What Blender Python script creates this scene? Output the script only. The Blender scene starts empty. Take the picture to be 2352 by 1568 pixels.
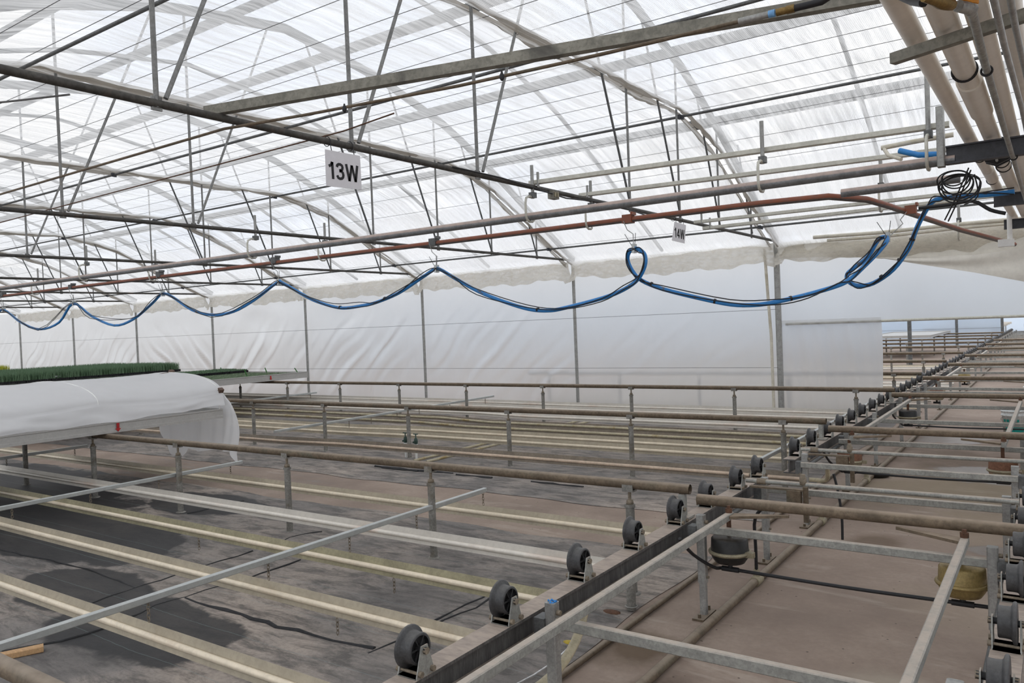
import bpy, math, random
from mathutils import Vector, Matrix
random.seed(7)
sc = bpy.context.scene
COL = sc.collection
PI = math.pi

# ------------------------------------------------------------------ camera
W, H, F = 2352, 1568, 1801.0
YAW, PITCH, ROLL = [math.radians(a) for a in (34.985, -1.116, -2.286)]
CAM = Vector((0, 0, 1.75))
fwd = Vector((-math.sin(YAW) * math.cos(PITCH), math.cos(YAW) * math.cos(PITCH), math.sin(PITCH)))
r0 = Vector((math.cos(YAW), math.sin(YAW), 0)); u0 = r0.cross(fwd)
RT = r0 * math.cos(ROLL) + u0 * math.sin(ROLL)
UP = -r0 * math.sin(ROLL) + u0 * math.cos(ROLL)
cd = bpy.data.cameras.new('camera'); cam = bpy.data.objects.new('camera', cd); COL.objects.link(cam)
cam.matrix_world = Matrix(((RT.x, UP.x, -fwd.x, CAM.x), (RT.y, UP.y, -fwd.y, CAM.y), (RT.z, UP.z, -fwd.z, CAM.z), (0, 0, 0, 1)))
cd.sensor_width = 36; cd.lens = 36 * F / W; cd.clip_start = .05; cd.clip_end = 400
sc.camera = cam
# surveying: where a sight line through a photo point meets a plane of the building
def ray(x, y): return RT * ((x - W / 2) / F) + UP * (-(y - H / 2) / F) + fwd
def pz(x, y, z): d = ray(x, y); return CAM + d * ((z - CAM.z) / d.z)
def py(x, y, Y): d = ray(x, y); return CAM + d * ((Y - CAM.y) / d.y)
def px(x, y, X): d = ray(x, y); return CAM + d * ((X - CAM.x) / d.x)

# ------------------------------------------------------------------ mesh helper
class MB:
    def __init__(s): s.v = []; s.f = []; s.sm = []
    def add(s, vs, fs, smooth):
        n = len(s.v); s.v += [tuple(v) for v in vs]
        s.f += [tuple(i + n for i in f) for f in fs]; s.sm += [smooth] * len(fs); return s
    def box(s, c, d, rot=None):
        vs = [Vector((sx * d[0] / 2, sy * d[1] / 2, sz * d[2] / 2)) for sz in (-1, 1) for sy in (-1, 1) for sx in (-1, 1)]
        if rot is not None: vs = [rot @ v for v in vs]
        vs = [v + Vector(c) for v in vs]
        return s.add(vs, [(0, 2, 3, 1), (4, 5, 7, 6), (0, 1, 5, 4), (2, 6, 7, 3), (0, 4, 6, 2), (1, 3, 7, 5)], False)
    def sweep(s, prof, p0, p1, up=(0, 0, 1), caps=True, smooth=False):
        p0 = Vector(p0); p1 = Vector(p1); d = (p1 - p0).normalized(); up = Vector(up)
        if abs(d.dot(up)) > .98: up = Vector((0, 1, 0))
        a = d.cross(up).normalized(); b = a.cross(d)
        n = len(prof)
        vs = [p0 + a * u + b * w for u, w in prof] + [p1 + a * u + b * w for u, w in prof]
        fs = [(i, (i + 1) % n, (i + 1) % n + n, i + n) for i in range(n)]
        s.add(vs, fs, smooth)
        if caps: s.add(vs[:n], [tuple(range(n))[::-1]], False); s.add(vs[n:], [tuple(range(n))], False)
        return s
    def bar(s, p0, p1, w, h=None, up=(0, 0, 1), bev=.12):
        h = h or w; c = min(w, h) * bev
        return s.sweep([(-w/2+c, -h/2), (w/2-c, -h/2), (w/2, -h/2+c), (w/2, h/2-c), (w/2-c, h/2), (-w/2+c, h/2), (-w/2, h/2-c), (-w/2, -h/2+c)], p0, p1, up)
    def tube(s, pts, r, n=10, caps=True):
        pts = [Vector(p) for p in pts]; m = len(pts); rr = r if isinstance(r, (list, tuple)) else [r] * m
        t = (pts[1] - pts[0]).normalized()
        a = t.cross(Vector((0, 0, 1)) if abs(t.z) < .9 else Vector((0, 1, 0))).normalized()
        rings = []
        for i in range(m):
            t = (pts[min(i + 1, m - 1)] - pts[max(i - 1, 0)])
            t = t.normalized() if t.length > 1e-9 else Vector((1, 0, 0))
            a = (a - t * a.dot(t)).normalized(); b = t.cross(a)
            rings.append([pts[i] + (a * math.cos(2*PI*k/n) + b * math.sin(2*PI*k/n)) * rr[i] for k in range(n)])
        vs = [v for R in rings for v in R]
        fs = [(i*n+k, i*n+(k+1) % n, (i+1)*n+(k+1) % n, (i+1)*n+k) for i in range(m-1) for k in range(n)]
        s.add(vs, fs, True)
        if caps: s.add(rings[0], [tuple(range(n))[::-1]], False); s.add(rings[-1], [tuple(range(n))], False)
        return s
    def lathe(s, prof, o, ax=(0, 0, 1), n=20, smooth=True):
        o = Vector(o); ax = Vector(ax).normalized()
        a = ax.cross(Vector((1, 0, 0)) if abs(ax.x) < .9 else Vector((0, 1, 0))).normalized(); b = ax.cross(a)
        m = len(prof)
        vs = [o + ax * z + (a * math.cos(2*PI*k/n) + b * math.sin(2*PI*k/n)) * r for r, z in prof for k in range(n)]
        fs = [(i*n+k, i*n+(k+1) % n, (i+1)*n+(k+1) % n, (i+1)*n+k) for i in range(m-1) for k in range(n)]
        return s.add(vs, fs, smooth)
    def grid(s, fn, nu, nv, smooth=True):
        vs = [fn(i / nu, j / nv) for i in range(nu + 1) for j in range(nv + 1)]
        fs = [(i*(nv+1)+j, (i+1)*(nv+1)+j, (i+1)*(nv+1)+j+1, i*(nv+1)+j+1) for i in range(nu) for j in range(nv)]
        return s.add(vs, fs, smooth)
    def plate(s, poly, t):          # flat polygon (3-D points) given thickness vector t
        t = Vector(t); n = len(poly); a = [Vector(p) for p in poly]; b = [p + t for p in a]
        return s.add(a + b, [tuple(range(n))[::-1], tuple(range(n, 2*n))] + [(i, (i+1) % n, (i+1) % n + n, i + n) for i in range(n)], False)
    def sphere(s, c, r, n=12, sq=(1, 1, 1)):
        c = Vector(c)
        return s.grid(lambda u, v: c + Vector((math.cos(2*PI*u)*math.sin(PI*v)*sq[0], math.sin(2*PI*u)*math.sin(PI*v)*sq[1], math.cos(PI*v)*sq[2])) * r, n, n // 2)
    def torus(s, c, ax, R, r, n=14, m=6, arc=1.0):
        c = Vector(c); ax = Vector(ax).normalized()
        a = ax.cross(Vector((1, 0, 0)) if abs(ax.x) < .9 else Vector((0, 1, 0))).normalized(); b = ax.cross(a)
        return s.grid(lambda u, v: c + (a*math.cos(2*PI*u*arc)+b*math.sin(2*PI*u*arc))*(R + r*math.cos(2*PI*v)) + ax*(r*math.sin(2*PI*v)), n, m)
    def build(s, name, mat, parent=None):
        me = bpy.data.meshes.new(name)
        if parent is not None: o0 = Vector(parent['_o'])
        else:
            xs = [v[0] for v in s.v]; ys = [v[1] for v in s.v]; zs = [v[2] for v in s.v]
            o0 = Vector(((min(xs)+max(xs))/2, (min(ys)+max(ys))/2, min(zs)))
        me.from_pydata([Vector(v) - o0 for v in s.v], [], s.f)
        me.polygons.foreach_set('use_smooth', s.sm); me.update()
        o = bpy.data.objects.new(name, me); COL.objects.link(o)
        me.materials.append(mat)
        if parent is not None: o.parent = parent
        else: o.location = o0
        o['_o'] = tuple(o0)
        return o
ORD = ['first', 'second', 'third', 'fourth', 'fifth', 'sixth', 'seventh', 'eighth', 'ninth', 'tenth', 'eleventh', 'twelfth']
def tag(o, label, cat, group=None, kind=None):
    o['label'] = label; o['category'] = cat
    if group: o['group'] = group
    if kind: o['kind'] = kind
    return o
def thing(name, label, cat, loc, group=None):
    o = bpy.data.objects.new(name, None); COL.objects.link(o); o.location = loc; o['_o'] = tuple(loc)
    o.empty_display_size = .1
    return tag(o, label, cat, group)
def kids(o): return [c for c in bpy.data.objects if c.parent is o]
def copy_tree(o, off, label=None, group=None):
    def rec(x, par):
        c = x.copy(); COL.objects.link(c)
        if par is not None: c.parent = par
        return [c] + [q for k in kids(x) for q in rec(k, c)]
    new = rec(o, None); r = new[0]
    r.location = Vector(o.location) + Vector(off); r['_o'] = tuple(r.location)
    if label: r['label'] = label
    if group: r['group'] = group
    return r
def struct(o): o['kind'] = 'structure'; return o

# ------------------------------------------------------------------ materials
def new(name):
    m = bpy.data.materials.new(name); m.use_nodes = True; nt = m.node_tree
    for n in list(nt.nodes): nt.nodes.remove(n)
    out = nt.nodes.new('ShaderNodeOutputMaterial'); return m, nt, out
def nd(nt, t, **kw):
    n = nt.nodes.new(t)
    for k, v in kw.items():
        if k in n.inputs: n.inputs[k].default_value = v
        else: setattr(n, k, v)
    return n
def noise(nt, vec, scale, detail=4, rough=.55, dist=0.0):
    n = nd(nt, 'ShaderNodeTexNoise', Scale=scale, Detail=detail, Roughness=rough, Distortion=dist)
    nt.links.new(vec, n.inputs['Vector']); return n.outputs[0]
def ramp(nt, fac, stops):
    r = nt.nodes.new('ShaderNodeValToRGB'); e = r.color_ramp.elements
    while len(e) < len(stops): e.new(.5)
    for i, (p, c) in enumerate(stops):
        e[i].position = p; c = (c, c, c) if not isinstance(c, (tuple, list)) else c; e[i].color = (*c[:3], 1)
    nt.links.new(fac, r.inputs[0]); return r.outputs[0]
def mixc(nt, fac, a, b):
    m = nt.nodes.new('ShaderNodeMix'); m.data_type = 'RGBA'
    for sock, v in ((m.inputs[0], fac), (m.inputs[6], a), (m.inputs[7], b)):
        if isinstance(v, (int, float)): sock.default_value = v
        elif isinstance(v, (tuple, list)): sock.default_value = (*v[:3], 1)
        else: nt.links.new(v, sock)
    return m.outputs[2]
def mth(nt, op, a, b=None, clamp=False):
    m = nt.nodes.new('ShaderNodeMath'); m.operation = op; m.use_clamp = clamp
    for i, v in enumerate((a, b)):
        if v is None: continue
        if isinstance(v, (int, float)): m.inputs[i].default_value = v
        else: nt.links.new(v, m.inputs[i])
    return m.outputs[0]
def coords(nt, world=True):
    if world: return nt.nodes.new('ShaderNodeNewGeometry').outputs['Position']
    return nt.nodes.new('ShaderNodeTexCoord').outputs['Object']
def mapped(nt, vec, sc_):
    m = nd(nt, 'ShaderNodeMapping'); m.inputs['Scale'].default_value = sc_; nt.links.new(vec, m.inputs['Vector']); return m.outputs[0]
def plain(name, col, rough=.6, metal=0.0, var=.25, scale=6, dust=None, amt=.8, dt=(.45, .9), alt=None, alt_t=(.55, .7), bump=.0, spec=.4, stretch=None):
    """col varied by noise; `alt` = patches of a second colour; `dust` = settled dirt on upward faces"""
    m, nt, out = new(name); p = coords(nt)
    if stretch: p = mapped(nt, p, stretch)
    b = nd(nt, 'ShaderNodeBsdfPrincipled', Roughness=rough, Metallic=metal); b.inputs['Specular IOR Level'].default_value = spec
    n1 = noise(nt, p, scale, 6, .65)
    dk = tuple(c * (1 - var) for c in col); lt = tuple(min(1, c * (1 + var)) for c in col)
    c = ramp(nt, n1, [(.3, dk), (.7, lt)])
    if alt:
        n2 = noise(nt, p, scale * .45, 5, .6, .4); c = mixc(nt, ramp(nt, n2, [(alt_t[0], 0), (alt_t[1], 1)]), c, alt)
    grime = noise(nt, p, scale * 5.5, 8, .72, .3); c = mixc(nt, ramp(nt, grime, [(.40, .55 * min(1, var * 3.2)), (.56, 0)]), c, tuple(v * .45 for v in col))
    if dust:
        g = nt.nodes.new('ShaderNodeNewGeometry'); sx = nt.nodes.new('ShaderNodeSeparateXYZ'); nt.links.new(g.outputs['Normal'], sx.inputs[0])
        f = ramp(nt, mth(nt, 'ADD', mth(nt, 'MULTIPLY', sx.outputs[2], .5), .5), [(.5 + dt[0] / 2, 0), (.5 + dt[1] / 2, amt)])
        f = mth(nt, 'MULTIPLY', f, ramp(nt, noise(nt, p, scale * 2, 5), [(.25, .55), (.6, 1)]))
        c = mixc(nt, f, c, dust)
        mm = mth(nt, 'MULTIPLY', mth(nt, 'SUBTRACT', 1.0, f), metal); nt.links.new(mm, b.inputs['Metallic'])
    nt.links.new(c, b.inputs['Base Color'])
    if bump:
        bp = nd(nt, 'ShaderNodeBump', Strength=bump, Distance=.01); nt.links.new(n1, bp.inputs['Height']); nt.links.new(bp.outputs[0], b.inputs['Normal'])
    nt.links.new(b.outputs[0], out.inputs[0]); return m
DUST = (.50, .415, .34)
M = {}
M['galv'] = plain('galvanised_steel', (.375, .375, .36), .5, .55, .22, 14)
M['galv_mid'] = plain('grey_truss_strut', (.25, .252, .245), .5, .45, .25, 12, alt=(.30, .27, .23), alt_t=(.58, .75))
M['galv_dark'] = plain('weathered_galvanised', (.16, .165, .165), .55, .45, .3, 9)
M['chord'] = plain('grimy_truss_tube', (.085, .08, .072), .6, .3, .4, 7, alt=(.17, .10, .065), alt_t=(.60, .75))
M['galv_dust'] = plain('dusty_galvanised', (.36, .362, .335), .6, .35, .25, 10, DUST, .75)
M['beam'] = plain('dark_weathered_beam', (.125, .12, .115), .65, .2, .4, 8, (.44, .36, .30), .9, stretch=(1, 3, .4))
M['rail'] = plain('rust_brown_pipe', (.165, .125, .085), .65, .25, .3, 8, (.30, .245, .19), .85, alt=(.13, .12, .085))
M['lift'] = plain('rusty_dusty_pipe', (.19, .145, .10), .7, .2, .3, 7, (.34, .27, .205), .9, alt=(.17, .15, .11))
M['post'] = plain('stained_post', (.28, .27, .245), .6, .35, .35, 12, alt=(.16, .13, .09))
M['pinkdust'] = plain('dust_topped_pipe', (.24, .245, .25), .5, .45, .25, 10, (.50, .39, .34), .95, dt=(.0, .25))
M['redrust'] = plain('red_brown_track', (.15, .13, .12), .55, .2, .25, 9, (.26, .082, .042), 1.0, dt=(-.45, -.35))
M['rust'] = plain('rust', (.12, .06, .035), .8, .1, .4, 20)
M['cream'] = plain('cream_aluminium', (.77, .67, .515), .32, .1, .10, 5, alt=(.60, .48, .35), alt_t=(.58, .8), spec=.6)
M['white_alu'] = plain('white_aluminium', (.76, .71, .63), .34, .1, .08, 5, alt=(.64, .50, .41), alt_t=(.5, .75), spec=.6)
M['copper'] = plain('tan_pipe', (.60, .47, .36), .33, .15, .18, 6, alt=(.30, .21, .15), alt_t=(.6, .8))
M['alubar'] = plain('bare_aluminium', (.50, .52, .51), .38, .55, .08, 12)
M['wheel'] = plain('black_nylon', (.055, .055, .057), .5, 0, .4, 25, (.13, .125, .12), .6, spec=.5)
M['hub'] = plain('hub_dark', (.022, .022, .023), .6, 0, .3, 25)
M['bolt'] = plain('dirty_bolt', (.26, .215, .16), .7, .3, .35, 40)
M['pvc'] = plain('white_pvc_grimy', (.84, .79, .71), .4, 0, .05, 3, alt=(.66, .61, .46), alt_t=(.68, .85))
M['pvc_small'] = plain('cream_pvc', (.66, .62, .52), .5, 0, .12, 6, alt=(.42, .36, .22), alt_t=(.58, .75))
M['pvc_clean'] = plain('white_pvc', (.8, .8, .78), .45, 0, .05, 6)
M['yellowpipe'] = plain('yellowed_pipe', (.52, .46, .32), .55, 0, .2, 8, alt=(.36, .26, .10), alt_t=(.55, .7))
M['blackrub'] = plain('black_rubber', (.02, .02, .022), .5, 0, .2, 20)
M['steel_dark'] = plain('primed_dark_beam', (.075, .078, .088), .6, .2, .2, 6, alt=(.10, .045, .025), alt_t=(.66, .74))
M['strip'] = plain('strut_strip', (.62, .61, .54), .5, .35, .14, 9, alt=(.25, .23, .18), alt_t=(.66, .78))
M['strut'] = plain('stained_strut', (.27, .26, .22), .6, .3, .3, 6, alt=(.10, .095, .085), alt_t=(.58, .68))
M['brass'] = plain('tarnished_brass', (.26, .17, .06), .45, .7, .3, 30)
M['orange'] = plain('orange_plastic', (.75, .30, .01), .45)
M['blue'] = plain('blue_hose', (.03, .24, .62), .4, 0, .1, 20, alt=(.12, .12, .125), alt_t=(.60, .66), spec=.5)
M['bluegrip'] = plain('blue_tape', (.2, .45, .8), .5)
M['sign'] = plain('sign_white', (.72, .71, .74), .6, 0, .03, 8, bump=0)
M['ink'] = plain('black_ink', (.015, .015, .017), .6)
M['wood'] = plain('pine', (.52, .32, .16), .65, 0, .2, 12, stretch=(1, 9, 9))
M['tray'] = plain('black_tray', (.012, .012, .013), .5)
M['leaf'] = plain('green_seedling', (.15, .25, .14), .6, 0, .3, 60)
M['leaf_pale'] = plain('pale_seedling', (.24, .32, .20), .6, 0, .4, 60)
M['yellow'] = plain('yellow_green_plant', (.50, .52, .05), .6, 0, .25, 40)
M['lime'] = plain('lime_lettuce', (.20, .42, .03), .6, 0, .3, 30)
M['stake'] = plain('green_stake', (.06, .22, .05), .5)
M['tag'] = plain('white_tag', (.8, .8, .8), .5)
M['red'] = plain('red_sticker', (.5, .02, .02), .5)
M['bench'] = plain('bench_aluminium', (.46, .45, .43), .45, .3, .07, 8)
M['clip'] = plain('brown_clip', (.13, .075, .05), .5)
M['act_black'] = plain('black_air_spring', (.02, .019, .018), .45, 0, .3, 12, (.10, .085, .07), .7)
M['act_cream'] = plain('cream_air_spring', (.36, .33, .24), .5, .1, .25, 10, alt=(.25, .12, .06), alt_t=(.55, .65))
M['act_rust'] = plain('rusted_lid', (.20, .095, .055), .75, .1, .35, 14)
M['act_brass'] = plain('ochre_air_spring', (.30, .22, .085), .45, .35, .25, 12)
M['clampring'] = plain('clamp_ring', (.33, .29, .20), .55, .3, .25, 20)
M['bucket'] = plain('white_bucket', (.72, .74, .73), .45)
M['teal'] = plain('teal_label', (.0, .26, .22), .5)
M['green_tap'] = plain('green_tap', (.035, .07, .055), .5, 0, .3, 30)
M['flap'] = plain('beige_canvas', (.76, .73, .66), .75, 0, .07, 2.2, alt=(.45, .42, .30), alt_t=(.66, .8))
M['wire'] = plain('thin_wire', (.16, .16, .16), .6)
M['fincream'] = plain('shaded_cream_fin', (.385, .335, .25), .45, .2, .12, 5, alt=(.34, .28, .19), alt_t=(.6, .8))  # darker copy of the tube's cream; weaker light on fins painted into the colour
M['finwhite'] = plain('shaded_white_fin', (.53, .495, .44), .45, .15, .08, 5, alt=(.50, .42, .35), alt_t=(.58, .8))  # white tube colour dimmed, so the fins' lesser light is in the paint
M['finolive'] = plain('olive_stained_fin', (.30, .27, .17), .5, .2, .2, 6)
M['finbrown'] = plain('brown_stained_fin', (.20, .165, .125), .5, .2, .2, 6)
M['rope'] = plain('frayed_cloth_edge', (.035, .035, .037), .9)
M['yellowpaint'] = plain('yellow_paint', (.45, .33, .03), .6)

def film(name, col, trans, tint=(1, 1, 1), streak=None, glossy=.06, tl=.7, haze=None):
    """thin plastic sheet: scatters light through, lets a share straight through"""
    m, nt, out = new(name); p = coords(nt)
    d = nd(nt, 'ShaderNodeBsdfDiffuse'); t = nd(nt, 'ShaderNodeBsdfTranslucent'); tr = nd(nt, 'ShaderNodeBsdfRefraction', Roughness=haze, IOR=1.18) if haze else nd(nt, 'ShaderNodeBsdfTransparent')
    tr.inputs[0].default_value = (*tint, 1)
    c = ramp(nt, noise(nt, p, 1.2, 6, .6), [(.3, tuple(v * .93 for v in col)), (.7, col)])
    nt.links.new(c, d.inputs[0]); nt.links.new(c, t.inputs[0])
    a = nd(nt, 'ShaderNodeMixShader'); a.inputs[0].default_value = tl
    nt.links.new(d.outputs[0], a.inputs[1]); nt.links.new(t.outputs[0], a.inputs[2])
    g = nd(nt, 'ShaderNodeBsdfGlossy', Roughness=.3)
    a2 = nd(nt, 'ShaderNodeMixShader'); a2.inputs[0].default_value = glossy
    nt.links.new(a.outputs[0], a2.inputs[1]); nt.links.new(g.outputs[0], a2.inputs[2])
    b = nd(nt, 'ShaderNodeMixShader'); nt.links.new(a2.outputs[0], b.inputs[1]); nt.links.new(tr.outputs[0], b.inputs[2])
    if streak:
        f = streak(nt, p); nt.links.new(f, b.inputs[0])
    else: b.inputs[0].default_value = trans
    nt.links.new(b.outputs[0], out.inputs[0]); return m
def weave(nt, p):
    # knitted strips run along Y; fine ribs across X, gently wandering
    m = mapped(nt, p, (1, .35, 1)); wob = noise(nt, m, 2.0, 3, .5)
    sx = nt.nodes.new('ShaderNodeSeparateXYZ'); nt.links.new(p, sx.inputs[0])
    x = mth(nt, 'ADD', sx.outputs[0], mth(nt, 'MULTIPLY', wob, .10))
    w1 = mth(nt, 'SINE', mth(nt, 'MULTIPLY', x, 2 * PI / .016))
    big = noise(nt, mapped(nt, p, (9, .5, 1)), 1.6, 6, .7)
    f = mth(nt, 'ADD', mth(nt, 'MULTIPLY', w1, .13), mth(nt, 'MULTIPLY', mth(nt, 'SUBTRACT', big, .5), 1.7))
    return mth(nt, 'ADD', f, .31, True)
M['screen'] = film('knitted_shade_cloth', (.90, .89, .87), .4, streak=weave, glossy=.0, tl=.75)
M['hem'] = film('gathered_shade_cloth', (.42, .385, .335), .06, glossy=0, tl=.5)
def lace(nt, p):
    a = noise(nt, mapped(nt, p, (1, 1, 2.2)), 9, 6, .7, .5); return ramp(nt, a, [(.42, 0), (.72, .45)])
M['skirt'] = film('dirty_cloth_skirt', (.82, .79, .72), .03, glossy=0, tl=.55, streak=lace)
M['roof'] = film('roof_poly_film', (.93, .95, .97), .72, glossy=.03, tl=.85)
M['wall'] = film('wall_poly_film', (.75, .755, .755), .40, tint=(.98, .985, .975), glossy=.06, tl=.82, haze=.62)
M['wall_far'] = film('sky_tinted_end_film', (.60, .69, .80), .3, tint=(.85, .93, 1), glossy=.05, tl=.82, haze=.6)  # blue light of the sky behind is put into the film's colour
M['curtain'] = film('curtain_poly_film', (.69, .695, .70), .42, tint=(.97, .975, .975), glossy=.06, tl=.80, haze=.6)
M['cover'] = film('row_cover_fleece', (.90, .90, .91), .06, glossy=0, tl=.35)

def floor_mat():
    m, nt, out = new('pink_dusty_concrete'); p = coords(nt)
    b = nd(nt, 'ShaderNodeBsdfPrincipled', Roughness=.85); b.inputs['Specular IOR Level'].default_value = .25
    n1 = noise(nt, p, .9, 8, .62); n2 = noise(nt, p, 26, 5, .7); n3 = noise(nt, mapped(nt, p, (.7, 2.6, 1)), 1.4, 7, .65, .6)
    c = ramp(nt, n1, [(.28, (.21, .163, .133)), (.5, (.305, .237, .192)), (.72, (.41, .33, .27))])
    c = mixc(nt, ramp(nt, n2, [(.35, .35), (.62, 0)]), c, (.22, .17, .145))
    c = mixc(nt, ramp(nt, n3, [(.58, 0), (.74, .5)]), c, (.56, .49, .41))
    sx = nt.nodes.new('ShaderNodeSeparateXYZ'); nt.links.new(p, sx.inputs[0])
    # specks of grit
    v = nd(nt, 'ShaderNodeTexVoronoi', Scale=9.0); nt.links.new(p, v.inputs['Vector'])
    c = mixc(nt, ramp(nt, v.outputs['Distance'], [(.035, .8), (.07, 0)]), c, (.05, .04, .035))
    wob = noise(nt, p, 1.7, 6, .6)
    def blot(cx, cy, rx, ry, soft=.35, k=1.6):
        a = mth(nt, 'DIVIDE', mth(nt, 'SUBTRACT', sx.outputs[0], cx), rx); e = mth(nt, 'DIVIDE', mth(nt, 'SUBTRACT', sx.outputs[1], cy), ry)
        d = mth(nt, 'SQRT', mth(nt, 'ADD', mth(nt, 'MULTIPLY', a, a), mth(nt, 'MULTIPLY', e, e)))
        d = mth(nt, 'ADD', d, mth(nt, 'MULTIPLY', mth(nt, 'SUBTRACT', wob, .5), k))
        return ramp(nt, d, [(.8 - soft, 1), (.8 + soft, 0)])
    for cx, cy, rx, ry, col, f in ((-.7, 8.6, 1.3, 1.3, (.25, .205, .13), .55), (-.3, 7.2, .9, .9, (.32, .255, .18), .4), (-1.0, 10.4, .9, .9, (.12, .085, .06), .7),
                                   (-.3, 5.2, .7, .55, (.38, .31, .23), .3), (-.5, 3.9, .5, .25, (.45, .40, .32), .5), (-1.9, 3.75, .28, .3, (.11, .075, .045), .8),
                                   (-1.55, 3.35, .2, .35, (.12, .085, .065), .7), (-1.2, 6.4, .25, .35, (.13, .09, .06), .7)):
        c = mixc(nt, mth(nt, 'MULTIPLY', blot(cx, cy, rx, ry), f), c, col)
    wet = blot(-.55, 9.5, .75, .6, .08, 1.2); wet2 = blot(-.25, 6.5, .45, .2, .08, 1.2); wet3 = blot(-1.2, 12.0, .6, .7, .1)
    w = mth(nt, 'MAXIMUM', mth(nt, 'MAXIMUM', wet, wet2), wet3)
    # damp streaks on the walkway strip beside the covered bench
    ds = mth(nt, 'MULTIPLY', ramp(nt, noise(nt, mapped(nt, p, (.5, 3, 1)), 2.0, 5, .6), [(.5, 0), (.62, 1)]), blot(-9.5, 6.0, 3.0, .8))
    w = mth(nt, 'MAXIMUM', w, mth(nt, 'MULTIPLY', ds, .7))
    c = mixc(nt, mth(nt, 'MULTIPLY', w, .6), c, (.085, .07, .06)); nt.links.new(c, b.inputs['Base Color'])
    nt.links.new(ramp(nt, w, [(0, .85), (1, .3)]), b.inputs['Roughness'])
    bp = nd(nt, 'ShaderNodeBump', Strength=.25, Distance=.01); nt.links.new(n2, bp.inputs['Height']); nt.links.new(bp.outputs[0], b.inputs['Normal'])
    nt.links.new(b.outputs[0], out.inputs[0]); return m
def cloth_mat():
    m, nt, out = new('woven_ground_cloth'); p = coords(nt)
    b = nd(nt, 'ShaderNodeBsdfPrincipled'); b.inputs['Specular IOR Level'].default_value = .3
    n1 = noise(nt, p, .55, 8, .62, .3); n2 = noise(nt, mapped(nt, p, (.8, 2.6, 1)), 3.2, 9, .74, .5); n3 = noise(nt, p, 40, 4, .7)
    c = ramp(nt, n1, [(.3, (.12, .113, .11)), (.45, (.235, .215, .20)), (.62, (.40, .342, .295))])
    c = mixc(nt, ramp(nt, n2, [(.45, 0), (.60, .75)]), c, (.085, .08, .077))
    c = mixc(nt, ramp(nt, n3, [(.3, .3), (.55, 0)]), c, (.08, .076, .073))
    sx = nt.nodes.new('ShaderNodeSeparateXYZ'); nt.links.new(p, sx.inputs[0])
    wob = noise(nt, p, 1.9, 6, .6)
    w = None
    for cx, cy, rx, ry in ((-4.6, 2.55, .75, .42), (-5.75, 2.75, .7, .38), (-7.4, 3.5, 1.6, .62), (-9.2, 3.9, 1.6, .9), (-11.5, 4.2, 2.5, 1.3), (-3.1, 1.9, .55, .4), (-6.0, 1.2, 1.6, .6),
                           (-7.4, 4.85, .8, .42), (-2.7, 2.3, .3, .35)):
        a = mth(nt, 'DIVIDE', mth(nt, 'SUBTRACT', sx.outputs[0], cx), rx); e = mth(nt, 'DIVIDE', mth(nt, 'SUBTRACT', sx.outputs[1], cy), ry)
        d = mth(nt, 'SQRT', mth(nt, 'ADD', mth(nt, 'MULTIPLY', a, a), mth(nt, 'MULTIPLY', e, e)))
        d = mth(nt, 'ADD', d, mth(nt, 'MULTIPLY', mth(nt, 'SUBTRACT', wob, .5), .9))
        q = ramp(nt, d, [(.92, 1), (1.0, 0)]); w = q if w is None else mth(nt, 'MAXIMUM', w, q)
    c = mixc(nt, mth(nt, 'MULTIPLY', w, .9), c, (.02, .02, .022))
    # pale marker threads woven along X every 0.3 m
    sn = mth(nt, 'ABSOLUTE', mth(nt, 'SUBTRACT', mth(nt, 'FRACT', mth(nt, 'DIVIDE', mth(nt, 'ADD', sx.outputs[1], mth(nt, 'MULTIPLY', wob, .05)), .43)), .5))
    c = mixc(nt, ramp(nt, sn, [(.004, .35), (.008, 0)]), c, (.2, .27, .27))
    nt.links.new(c, b.inputs['Base Color']); nt.links.new(ramp(nt, w, [(0, .88), (1, .6)]), b.inputs['Roughness'])
    bp = nd(nt, 'ShaderNodeBump', Strength=.5, Distance=.02); nt.links.new(n2, bp.inputs['Height']); nt.links.new(bp.outputs[0], b.inputs['Normal'])
    nt.links.new(b.outputs[0], out.inputs[0]); return m
M['floor'] = floor_mat(); M['cloth'] = cloth_mat()

# ------------------------------------------------------------------ dimensions of the house
K = .904
YW = 13.7                        # back wall
TX = [-3.95 - 4.035 * i for i in range(9)]
ZC = 3.02                        # bottom chord
YM = 6.66                        # ridge
XL, XR = -42.0, 8.0
ARCH = [(6.66, 5.64), (8.32, 5.41), (9.75, 5.0), (10.4, 4.73), (10.9, 4.48), (11.43, 4.22), (11.99, 3.92), (12.66, 3.56), (13.7, 3.02)]
SCR = [(6.66, 4.42), (9.67, 4.42), (10.2, 4.33), (10.9, 4.13), (11.6, 3.8), (12.4, 3.42), (13.1, 3.1), (13.58, 2.9)]
def prof(tab, y):
    y = YM + abs(y - YM)
    for (a, za), (b, zb) in zip(tab, tab[1:]):
        if y <= b: return za + (zb - za) * (y - a) / (b - a)
    return tab[-1][1]

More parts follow.
